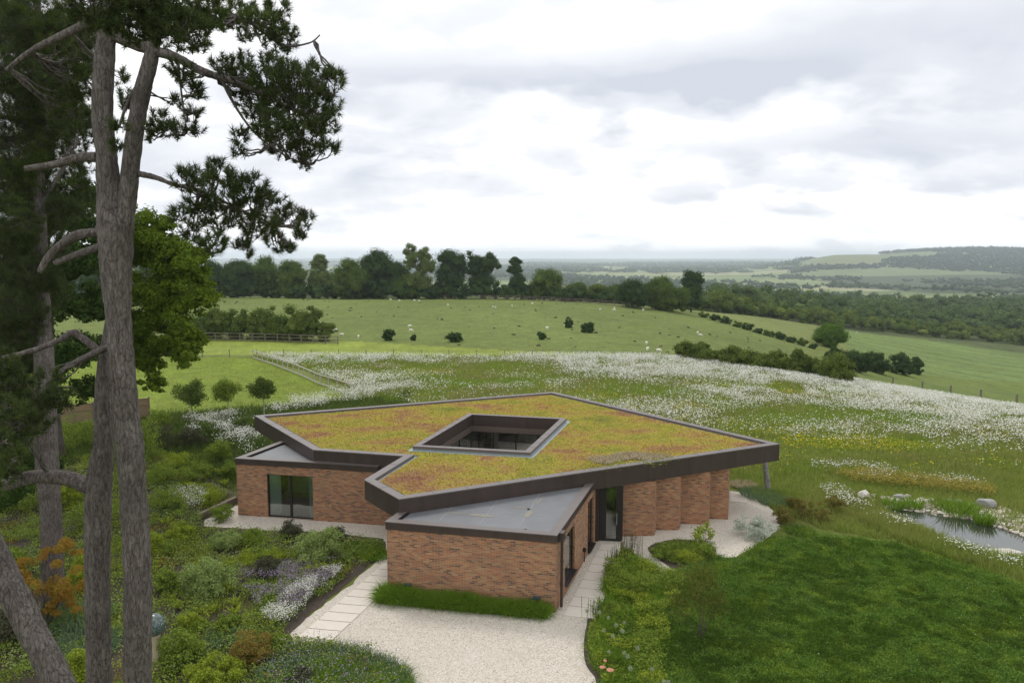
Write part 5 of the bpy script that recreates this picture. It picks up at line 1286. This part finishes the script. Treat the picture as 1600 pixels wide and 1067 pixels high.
def poppy(px, py, s, label):
    c = P(px, py + 30); e = empty('poppy', (*c, 0), label, 'flower', 'poppies in the right-hand bed'); r = np.random.default_rng(px); h = (P3(px, py, c[1])[2])
    mb = MB(); mb.tube([(0, 0, 0), (.01, .01, h * .5), (0, 0, h)], .006, 4); o = mb.build('stem', L_GREEN); o.parent = e
    mb = MB()
    for k in range(6):
        a = k * 1.047; V = []; nu, nv = 5, 5
        for u in np.linspace(0, 1, nu):
            for v in np.linspace(-.6, .6, nv):
                rr = s * u; V.append((math.cos(a + v) * rr, math.sin(a + v) * rr, h + s * (.55 * u ** 2 + .08 * math.sin(v * 9)) + .002 * k))
        mb.add(V, [(i * nv + j, i * nv + j + 1, (i + 1) * nv + j + 1, (i + 1) * nv + j) for i in range(nu - 1) for j in range(nv - 1)])
    o = mb.build('petals', L_PINK); o.parent = e
poppy(953, 1049, .11, 'largest coral poppy bloom at the foot of the right-hand bed'); poppy(941, 1044, .09, 'coral poppy left of the largest bloom'); poppy(945, 1033, .06, 'small coral poppy above the other two')
# small multi-stem plants
def sapling(px, py, wpx, hpx, m, label, seed, leaf, nl, name='sapling', cat='shrub', cl=10):
    c = np.array([*P(px, py), 0.]); k = 1 / ppm(c[1]); h = hpx * k; w = wpx * k; r = np.random.default_rng(seed); e = empty(name, tuple(c), label, cat); mb = MB(); tb = MB()
    cs, s, d = clumps(c + [0, 0, h * .62], (w / 2, w / 2, h * .40), cl, r, .3, (.3, .9), (.2, .35))
    kk = r.integers(0, cl, nl); p = cs[kk] + r.normal(size=(nl, 3)) * s[kk][:, None] * .6; mb.quads(leafq(p, np.array([0, 0, .7]) + r.normal(size=(nl, 3)) * .6, leaf * r.uniform(.6, 1.4, nl), .5, r))
    for q in cs[:9]: pp, rd = limb(c, q, .013, .004, .05, 6, r); tb.tube(pp, rd, 5)
    adopt(mb.build('foliage', m), e); adopt(tb.build('stem', M_BARK2, smooth=True), e); return e
sapling(1095, 1000, 120, 130, leafmat('sparse_leaves', [(.08, .12, .02), (.12, .15, .03), (.17, .15, .04)], .4), 'loose young shrub with small olive leaves standing in the clover lawn', 470, .085, 3600, cl=26)
sapling(1100, 862, 46, 46, L_YEL, 'bright green umbrella-leaved plant on the small bed', 471, .13, 420, cl=9)
for i, (px, w, h) in enumerate(((300, 50, 72), (358, 48, 74), (413, 46, 66))):
    by = (664, 660, 655)[i]; c = np.array([*P(px, by), 0.]); k = 1 / ppm(c[1]); e = empty('young_tree', tuple(c), ('young lollipop tree nearest the pine trunks', 'middle young tree of three, the one with the darkest round head', 'young tree nearest the house roof, its head leaning right')[i], 'tree', 'three young trees below the paddock')
    r = np.random.default_rng(480 + i); mb = MB(); cc = c + [0, 0, h * k * .68]; crown(mb, cc, (w * k * .5, w * k * .5, h * k * .36), 40, 7500, .12, r, .1, False, 1, (.1, .85), (.28, .42), .62); adopt(mb.build('crown', L_OAK if i != 1 else L_GREEN), e)
    tb = MB(); tb.tube(*limb(c, cc, .05, .03, .01, 5, r), 6); adopt(tb.build('trunk', M_WOOD, smooth=True), e)
# pavers
def slabs(p0, dr, ac, n, L, Wd, gap, label, group, z=.035):
    dr = np.array(dr) / np.linalg.norm(dr); ac = np.array(ac) / np.linalg.norm(ac); first = None
    for k in range(n):
        a = np.array(p0) + dr * k * (L + gap); q = [a, a + ac * Wd, a + ac * Wd + dr * L, a + dr * L]
        if area(q) < 0: q = q[::-1]
        mb = MB(); mb.prism([(*(v - a),) for v in q], 0, z - .008); o = mb.build('paving_slab', M_SLAB); o.location = (*a, .009); tag(o, label, 'paving slab', group)
a = P(466, 996); b = P(579, 899); N = 8; dv = (b - a); L = np.linalg.norm(dv) / N - .055
slabs(a, dv, P(522, 1001) - a, 12, L, 1.22, .055, 'pale stone slab in the stepping row left of the front wing', 'paving slabs left of the front wing')
a = P(881, 962); ac = P(921, 955) - a
slabs(a, vd, ud, 9, .78, 1.15, .04, 'pale stone slab in the path leading to the entrance door', 'paving slabs of the entrance path')
a = P(1136, 776); slabs(P(1140, 784), vd, ud, 2, .9, .9, .03, 'pale stone slab on the terrace behind the last pier', 'paving slabs behind the piers')
# timber sleeper edging, board fence, bollard, sculpture, leaning stem
def beam(name, a, b, w, z0, z1, m, label, cat):
    a, b = np.array(a), np.array(b); L = np.linalg.norm(b - a); mb = MB(); mb.box((*((a + b) / 2), (z0 + z1) / 2), (L, w, z1 - z0), (b - a) / L); o = mb.build(name, m)
    bv = o.modifiers.new('b', 'BEVEL'); bv.width = .02; bv.segments = 2; return tag(o, label, cat)
beam('oak_sleeper', P(309, 812), P(369, 784), .22, 0, .30, M_SLEEP, 'weathered oak sleeper edging the gravel beside the left wing', 'sleeper')
e = empty('board_fence', (*P(60, 668), 0), 'brown close-boarded fence behind the pine trunks', 'fence'); fa, fb = P(20, 678), P(234, 656); N = 7
for k in range(N):
    a = fa + (fb - fa) * k / N; b = fa + (fb - fa) * (k + 1) / N; L = np.linalg.norm(b - a); d = (b - a) / L; mb = MB(); nb = 14
    for q in range(nb): mb.box((*(a + d * L * (q + .5) / nb + np.array([0, .012 * (q % 2)])), .9), (L / nb * 1.02, .03, 1.7), d)
    for z in (.35, 1.3): mb.box((*((a + b) / 2 + np.array([0, -.05])), z), (L, .05, .09), d)
    mb.box((*((a + b) / 2), 1.77), (L, .09, .04), d); adopt(mb.build('board_panel', M_PANEL), e)
    mb = MB(); mb.box((*b, .92), (.11, .13, 1.9), d); adopt(mb.build('post', M_DWOOD), e)
c = P(972, 868); mb = MB(); mb.tube([(*c, 0), (*c, .62), (*c, .66)], [.08, .08, .075], 16); o = mb.build('bollard', simple('oak_post', (.22, .19, .13), .8, 0, .25, 5)); tag(o, 'short round timber post in the planting by the entrance door', 'bollard')
c = np.array([*P(243, 1040), 0.]); kk = 1 / ppm(c[1]); e = empty('sculpture', tuple(c), 'blue green mosaic ball on a flared stone pedestal behind the pine trunk', 'sculpture')
zz = lambda py: P3(243, py, c[1])[2]
mb = MB(); zs = np.linspace(0, 1, 14); zb = zz(990); mb.tube(np.column_stack([np.full(14, c[0]), np.full(14, c[1]), zs * zb]), .17 + .16 * (1 - zs) ** 3 + .03 * zs ** 6, 28); adopt(mb.build('pedestal', simple('sandstone', (.36, .31, .20), .9, 0, .2, 4), smooth=True), e)
m, T = mat('mosaic'); tc = T.n('ShaderNodeTexCoord').outputs['Object']; vo = T.n('ShaderNodeTexVoronoi', feature='DISTANCE_TO_EDGE', i_Scale=24.0); T.link(tc, vo.inputs[0]); vo2 = T.n('ShaderNodeTexVoronoi', i_Scale=24.0); T.link(tc, vo2.inputs[0])
sc_ = T.n('ShaderNodeSeparateColor'); T.link(vo2.outputs['Color'], sc_.inputs[0]); cc = T.ramp(sc_.outputs[0], [(0, (.06, .11, .11)), (.6, (.12, .18, .17)), (1, (.28, .33, .29))]); cc = T.mix(T.ramp(vo.outputs['Distance'], [(.05, 1.), (.12, 0.)]), cc, (.03, .03, .03))
bs = T.n('ShaderNodeBsdfPrincipled', i_Base_Color=cc, i_Roughness=.25); finish(T, bs.outputs[0])
mb = MB(); V, F = ICO[3]; rb = .36; mb.add(V * rb + np.array([c[0], c[1], zb + rb * .85]), F); adopt(mb.build('mosaic_ball', m, smooth=True), e)
c = P(1200, 768); k = 1 / ppm(c[1]); mb = MB(); mb.tube([(c[0], c[1], 0), (c[0] - 4 * k, c[1], 1.0), (c[0] - 9 * k, c[1], 2.3)], [.17, .15, .12], 12, bump=.15)
tag(mb.build('stone_post', bark_mat('flint', (.05, .05, .045), (.30, .29, .27), (.5, .48, .45)), smooth=True), 'leaning mottled grey stem standing under the far roof corner', 'post')

# ------------------------------------------------------------------ sedum roof shoots, taller weeds on it
r = np.random.default_rng(501); q = scatter(np.array(gutter), 95000, r, lambda x, y: ~inpoly(x, y, np.array(flash_o)) * 1.)
hm = fbm(q[:, 0], q[:, 1], .7, 3, 3); p = np.column_stack([q, HZ - .10 + .07 * hm * r.uniform(.3, 1, len(q))]); p[:, :2] -= [0, 0]
mb = MB(); mb.quads(leafq(p, np.array([0, 0, 1.]) + r.normal(size=(len(q), 3)) * .55, r.uniform(.035, .07, len(q)), .8, r)); o = mb.build('sedum_shoots', M_SEDL); adopt(o, house); o['kind'] = 'stuff'
r = np.random.default_rng(502); mb = MB()
for px, py, n in ((945, 718, 60), (960, 715, 70), (975, 712, 80), (990, 710, 90), (1005, 712, 80), (1018, 714, 60), (935, 716, 30), (1030, 712, 30)):
    tuftmesh(mb, (*P(px, py, HZ), HZ - .12), n * 5, .42, .46, .035, r, .7, 1.2)
o = mb.build('dry_weeds', L_TAN); adopt(o, house); o['label'] = 'dry tan grass weeds on the sedum roof'; o['kind'] = 'stuff'
mb = MB()
for px, py, n in ((925, 726, 120), (945, 728, 120), (970, 722, 120), (1010, 722, 140), (1035, 716, 120), (1025, 708, 100), (905, 730, 80), (816, 732, 60), (830, 737, 40)):
    c = P(px, py, HZ); p = np.column_stack([c[0] + r.normal(size=n) * .35, c[1] + r.normal(size=n) * .3, HZ - .05 + .12 * r.random(n)]); mb.quads(leafq(p, np.array([0, 0, 1.]) + r.normal(size=(n, 3)) * .6, .07, .6, r))
o = mb.build('green_weeds', L_YEL); adopt(o, house); o['label'] = 'fresh green weeds on the sedum roof near the front edge'; o['kind'] = 'stuff'

# ------------------------------------------------------------------ bright broadleaf trees behind the pines
def clump_tree(name, base, cl, m, label, seed, leaf, nl, trunkr=.28, cat='tree', bark=None, core=.7):
    r = np.random.default_rng(seed); e = empty(name, tuple(base), label, cat); mb = MB(); tb = MB(); tot = sum(c[2] ** 2 for c in cl); pts = []
    for px, py, rp, Y in cl:
        c = P3(px, py, Y); R_ = rp / ppm(Y); pts.append(c)
        crown(mb, c, (R_, R_, R_ * .85), 22, int(nl * rp ** 2 / tot), leaf, r, .2, True, 1, (.35, .95), (.20, .36), core)
    base = np.array(base, float); top = base + [0, 0, (max(p[2] for p in pts) - base[2]) * .8]
    p_, rd = limb(base, top, trunkr, trunkr * .4, .01, 9, r); tb.tube(p_, rd, 10, bump=.1, r=r)
    for c in pts:
        j = np.argmin(np.abs(p_[:, 2] - c[2] + 1.2)); q, rr = limb(p_[j], c, trunkr * .35, .03, .03, 6, r); tb.tube(q, rr, 6)
    adopt(mb.build('crown', m), e); adopt(tb.build('trunk', bark or M_BARK2, smooth=True), e); return e
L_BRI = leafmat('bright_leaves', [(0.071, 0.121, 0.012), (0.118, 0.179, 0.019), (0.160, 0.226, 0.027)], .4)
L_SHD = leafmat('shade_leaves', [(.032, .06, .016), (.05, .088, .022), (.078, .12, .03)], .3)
clump_tree('broadleaf_tree', (*P(178, 700), 0), [(240, 368, 42, 44), (215, 395, 50, 45), (275, 420, 52, 44), (300, 465, 42, 43), (250, 470, 60, 44), (215, 520, 50, 44), (285, 515, 40, 42), (292, 555, 26, 41), (230, 570, 30, 43), (285, 400, 38, 44), (265, 545, 34, 43), (312, 455, 26, 44), (180, 345, 40, 45), (100, 330, 34, 46), (310, 400, 20, 45), (240, 600, 22, 42)], L_BRI,
    'bright green leafy tree right behind the pine trunks', 601, .17, 60000, core=.42)
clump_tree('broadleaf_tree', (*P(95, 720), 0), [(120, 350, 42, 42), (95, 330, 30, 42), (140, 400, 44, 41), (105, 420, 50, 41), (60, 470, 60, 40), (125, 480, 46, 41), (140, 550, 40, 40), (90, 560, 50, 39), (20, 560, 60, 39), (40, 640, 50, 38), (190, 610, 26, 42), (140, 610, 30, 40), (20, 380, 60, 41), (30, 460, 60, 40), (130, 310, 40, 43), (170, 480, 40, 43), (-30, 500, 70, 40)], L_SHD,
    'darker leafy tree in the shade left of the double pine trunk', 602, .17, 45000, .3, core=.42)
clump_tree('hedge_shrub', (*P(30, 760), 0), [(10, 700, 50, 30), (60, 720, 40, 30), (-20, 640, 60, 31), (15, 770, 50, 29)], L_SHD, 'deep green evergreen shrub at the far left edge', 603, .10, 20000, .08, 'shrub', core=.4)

# ------------------------------------------------------------------ pines in front
def path3(pts, Y, k=6):
    """(px, py, width px[, depth]) list -> smooth world path and radii"""
    q = np.array([[*P3(p[0], p[1], p[3] if len(p) > 3 else Y), p[2] / 2 / ppm(p[3] if len(p) > 3 else Y)] for p in pts])
    n = len(q); out = []
    for i in range(n - 1):
        p0 = q[max(i - 1, 0)]; p1 = q[i]; p2 = q[i + 1]; p3 = q[min(i + 2, n - 1)]
        for t in np.linspace(0, 1, k, endpoint=False): out.append(.5 * ((2 * p1) + (-p0 + p2) * t + (2 * p0 - 5 * p1 + 4 * p2 - p3) * t ** 2 + (-p0 + 3 * p1 - 3 * p2 + p3) * t ** 3))
    out.append(q[-1]); out = np.array(out); return out[:, :3], out[:, 3]
def trunk_mesh(mb, pts, Y, r, seg=20, k=10, rough_=.10):
    p, rd = path3(pts, Y, k); n = len(p)
    knots = 1 + .10 * fbm(np.arange(n) * 1.0, np.zeros(n), 3.5, pts[0][0], 2) - .05
    mb.tube(p, rd * knots * .90, seg, bump=rough_, r=r)
def pine(name, label, seed, trunks, branches, cl, Y, base, nden=.024, group=None, ln=.115):
    r = np.random.default_rng(seed); e = empty(name, base, label, 'tree', group)
    tb = MB()
    for t in trunks: trunk_mesh(tb, t, Y, r)
    adopt(tb.build('trunk', M_BARK, smooth=True), e)
    bp = []
    for b in branches:
        mb = MB(); p, rd = path3(b, Y, 6); mb.tube(p, rd * (1 + .12 * (r.random(len(p)) - .5)), 9, bump=.12, r=r); adopt(mb.build('branch', M_BARK, smooth=True), e); bp.append(p)
    bp = np.vstack(bp) if bp else None
    for (px, py, rp, *yy) in cl:
        Yc = yy[0] if yy else Y + r.uniform(-1.3, 1.0); c = P3(px, py, Yc); Rm = rp / ppm(Yc); n = max(8, int(nden * rp * rp * (Yc / 12) ** 0))
        d = unit(r.normal(size=(n, 3))); rad = Rm * r.uniform(.25, 1.0, n) ** .55; t = c + d * rad[:, None] * np.array([1, 1, .82])
        if bp is not None:
            j = np.argmin(np.linalg.norm(bp - c, axis=1)); root = bp[j] if np.linalg.norm(bp[j] - c) < 1.0 + Rm else c - np.array([0, 0, Rm * .2])
        else: root = c
        tw = MB(); ns = max(3, n // 7); subs = []
        for q in range(ns):
            g = t[r.integers(n)]; pp, rr = limb(root, c + (g - c) * .6, .018, .006, .045, 9, r, .10); tw.tube(pp, rr, 5, caps=False); subs.append(pp[4:])
        subs = np.vstack(subs)
        for q in t:
            j = np.argmin(np.linalg.norm(subs - q, axis=1)); mid = (subs[j] + q) / 2 + r.normal(size=3) * .02; mid[2] -= .05; tw.tube([subs[j], mid, q], [.006, .005, .004], 3, caps=False)
        fo = MB(); nn_ = 46; ax = unit(d * .6 + np.array([0, 0, .9]) + r.normal(size=(n, 3)) * .35)
        ax_ = np.repeat(ax, nn_, 0); P_ = np.repeat(t, nn_, 0) + ax_ * r.uniform(-.05, .05, (n * nn_, 1)); pr = unit(r.normal(size=(n * nn_, 3))); pr = unit(pr - ax_ * np.sum(pr * ax_, 1)[:, None])
        an = r.uniform(.25, 1.45, n * nn_)[:, None]; dd = ax_ * np.cos(an) + pr * np.sin(an)
        fo.tris(blades(P_, dd, r.uniform(.75, 1.1, n * nn_) * ln, .010, r))
        o = adopt(fo.build('foliage', L_NEED), e); w = tw.build('twig', M_BARK, smooth=True); w.parent = o
    return e
TR = [[(225, 1720, 64), (218, 1300, 54), (215, 1067, 48), (215, 900, 46), (206, 740, 45), (197, 640, 43), (188, 540, 41), (182, 440, 47), (180, 370, 56), (172, 310, 42), (166, 240, 33), (160, 180, 33), (163, 100, 32), (168, 40, 28), (172, -60, 22), (178, -220, 12)],
      [(186, 420, 36), (192, 360, 34), (201, 290, 30), (211, 205, 28), (222, 145, 27), (236, 90, 24), (246, 20, 20), (255, -90, 12)]]
BR = [[(160, 362, 13), (120, 368, 15), (95, 384, 14), (76, 402, 12), (62, 425, 8)], [(160, 384, 12), (118, 399, 11), (86, 411, 9)],
      [(152, 246, 17), (120, 247, 14), (90, 256, 12), (40, 264, 9)],
      [(165, 50, 22), (230, 76, 18), (275, 90, 14), (312, 110, 12), (345, 122, 10), (400, 142, 7), (450, 168, 5)],
      [(218, 272, 10), (245, 278, 8), (270, 288, 6), (320, 302, 5), (380, 330, 4), (430, 352, 3)],
      [(278, 92, 4), (284, 150, 3), (292, 205, 2)], [(245, 20, 9), (300, 14, 8), (380, 30, 6), (440, 70, 4), (482, 68, 2.5), (500, 55, 2)],
      [(172, 541, 11), (130, 560, 10), (96, 580, 8), (72, 602, 6)], [(230, 110, 8), (200, 160, 5), (186, 200, 3)], [(205, 190, 6), (235, 205, 4), (262, 200, 3)],
      [(168, 20, 16), (110, 50, 12), (50, 80, 9), (10, 110, 6)], [(345, 122, 6), (370, 170, 4), (400, 210, 3), (440, 240, 2.5), (470, 255, 2)]]
CL = [(150, 10, 50, 9.5), (205, 30, 46, 10), (255, 38, 44, 10), (295, 50, 38, 10.5), (320, 20, 40, 11), (365, 18, 38), (405, 42, 38), (440, 60, 30), (430, 15, 26), (240, 5, 44, 10),
      (380, 110, 36), (420, 118, 40), (462, 128, 44), (505, 132, 32), (450, 170, 44), (498, 182, 36), (480, 216, 34), (440, 226, 28), (512, 228, 18), (400, 152, 32), (368, 138, 22), (428, 200, 32), (472, 252, 18), (375, 215, 17), (372, 236, 12), (352, 100, 20), (528, 120, 12), (405, 185, 24), (520, 165, 20),
      (282, 112, 22), (300, 142, 22), (300, 182, 18), (284, 206, 15), (306, 205, 12), (270, 160, 12),
      (192, 152, 14), (196, 166, 9), (250, 192, 22), (235, 212, 12), (186, 196, 15), (182, 228, 9), (262, 204, 14), (186, 120, 14),
      (288, 282, 24), (318, 272, 22), (352, 288, 33), (392, 300, 34), (420, 322, 30), (452, 340, 28), (473, 362, 16), (310, 318, 28), (350, 335, 38), (402, 352, 32), (300, 358, 22), (332, 380, 24), (380, 388, 20), (432, 380, 20), (340, 256, 12), (482, 338, 9), (278, 335, 16), (455, 388, 10),
      (125, 130, 34, 13), (100, 95, 40, 13), (110, 170, 36, 13), (125, 215, 26, 13), (120, 290, 20, 13.5), (128, 255, 20, 13.5)]
pine('pine_tree', 'forked grey-barked pine, the right-hand of the near trunks, with boughs over the sky', 700, TR, BR, CL, 12.0, (*P3(225, 1720, 12.0)[:2], 0.0), .046)
TL = [[(150, 1720, 60), (153, 1300, 50), (154, 1067, 42), (152, 900, 42), (153, 800, 44), (156, 745, 42), (162, 690, 34), (160, 630, 27), (162, 570, 20), (168, 520, 14), (174, 470, 9)]]
BL = [[(150, 762, 30), (132, 756, 26), (100, 746, 24), (50, 746, 22), (0, 760, 20), (-70, 780, 16)], [(158, 550, 12), (128, 528, 11), (114, 520, 12), (90, 533, 9), (50, 548, 8), (-10, 562, 7)]]
CLL = [(15, 640, 40, 12.5), (50, 660, 30, 12), (5, 720, 36, 12), (20, 600, 30, 11), (60, 625, 34, 11), (95, 622, 22, 11), (30, 660, 36, 10.5), (75, 590, 18, 11.5), (10, 570, 26, 11)]
pine('pine_tree', 'pine trunk left of the forked pine, with one heavy bough reaching left', 710, TL, BL, CLL, 12.4, (*P3(150, 1720, 12.4)[:2], 0.0), .046)
T3 = [[(84, 985, 40), (80, 815, 35), (76, 760, 36), (72, 690, 37), (69, 560, 32), (66, 500, 28), (64, 400, 22), (62, 300, 18), (60, 150, 13), (58, -60, 8)]]
B3 = [[(63, 330, 8), (85, 285, 6), (110, 250, 4)], [(66, 520, 6), (30, 530, 5), (-10, 545, 4)], [(60, 200, 8), (10, 220, 6), (-30, 240, 4)], [(70, 612, 4), (40, 612, 3.5), (5, 614, 3)]]
C3 = [(60, 30, 60), (20, 60, 60), (90, 60, 44), (40, 120, 56), (90, 140, 40), (10, 160, 50), (70, 190, 48), (110, 190, 30), (30, 230, 52), (85, 240, 30), (10, 290, 50), (55, 290, 42), (95, 320, 22), (20, 350, 50), (60, 370, 40), (5, 410, 50), (45, 430, 44), (75, 440, 26), (20, 480, 46), (55, 490, 30), (0, 530, 40), (90, 400, 20), (135, 60, 34), (125, 100, 26), (130, 330, 16), (115, 270, 22), (140, 190, 20), (40, 330, 40), (30, 90, 70, 30), (90, 180, 60, 30), (20, 260, 70, 30), (70, 330, 56, 30), (15, 400, 60, 30), (115, 60, 50, 30), (60, 460, 44, 29), (15, 560, 50, 28), (30, 620, 44, 27), (118, 300, 26, 29), (5, 680, 40, 25), (30, 520, 34), (15, 20, 50, 29)]
pine('pine_tree', 'dense dark pine filling the upper left corner, its trunk standing behind the others', 720, T3, B3, C3, 27.0, (*P3(84, 975, 27.0)[:2], 0.0), .115, ln=.27)
T4 = [[(420, 1720, 66), (240, 1380, 58), (92, 1067, 50), (45, 975, 48), (0, 885, 46), (-50, 780, 44), (-110, 640, 38), (-150, 480, 30)]]
pine('pine_tree', 'leaning pine trunk crossing the bottom left corner', 730, T4, [], [(8, 640, 26, 9.5), (5, 690, 22, 9.5), (25, 720, 20, 9.5), (-5, 760, 26, 9.5)], 10.0, (*P3(420, 1720, 10.0)[:2], 0.0))

# ------------------------------------------------------------------ air between the camera and the far country
mb = MB(); mb.box((0, 8900, (92 - 120) / 2), (42000, 20200, 212)); hz = mb.build('haze', None); hz['kind'] = 'stuff'
m = bpy.data.materials.new('haze_air'); m.use_nodes = True; T = NT(m.node_tree); v = T.n('ShaderNodeVolumePrincipled', i_Density=HAZE_D, i_Color=(.80, .88, 1.0, 1)); v.inputs['Anisotropy'].default_value = .45
o_ = T.n('ShaderNodeOutputMaterial'); T.link(v.outputs[0], o_.inputs['Volume']); hz.data.materials.append(m)
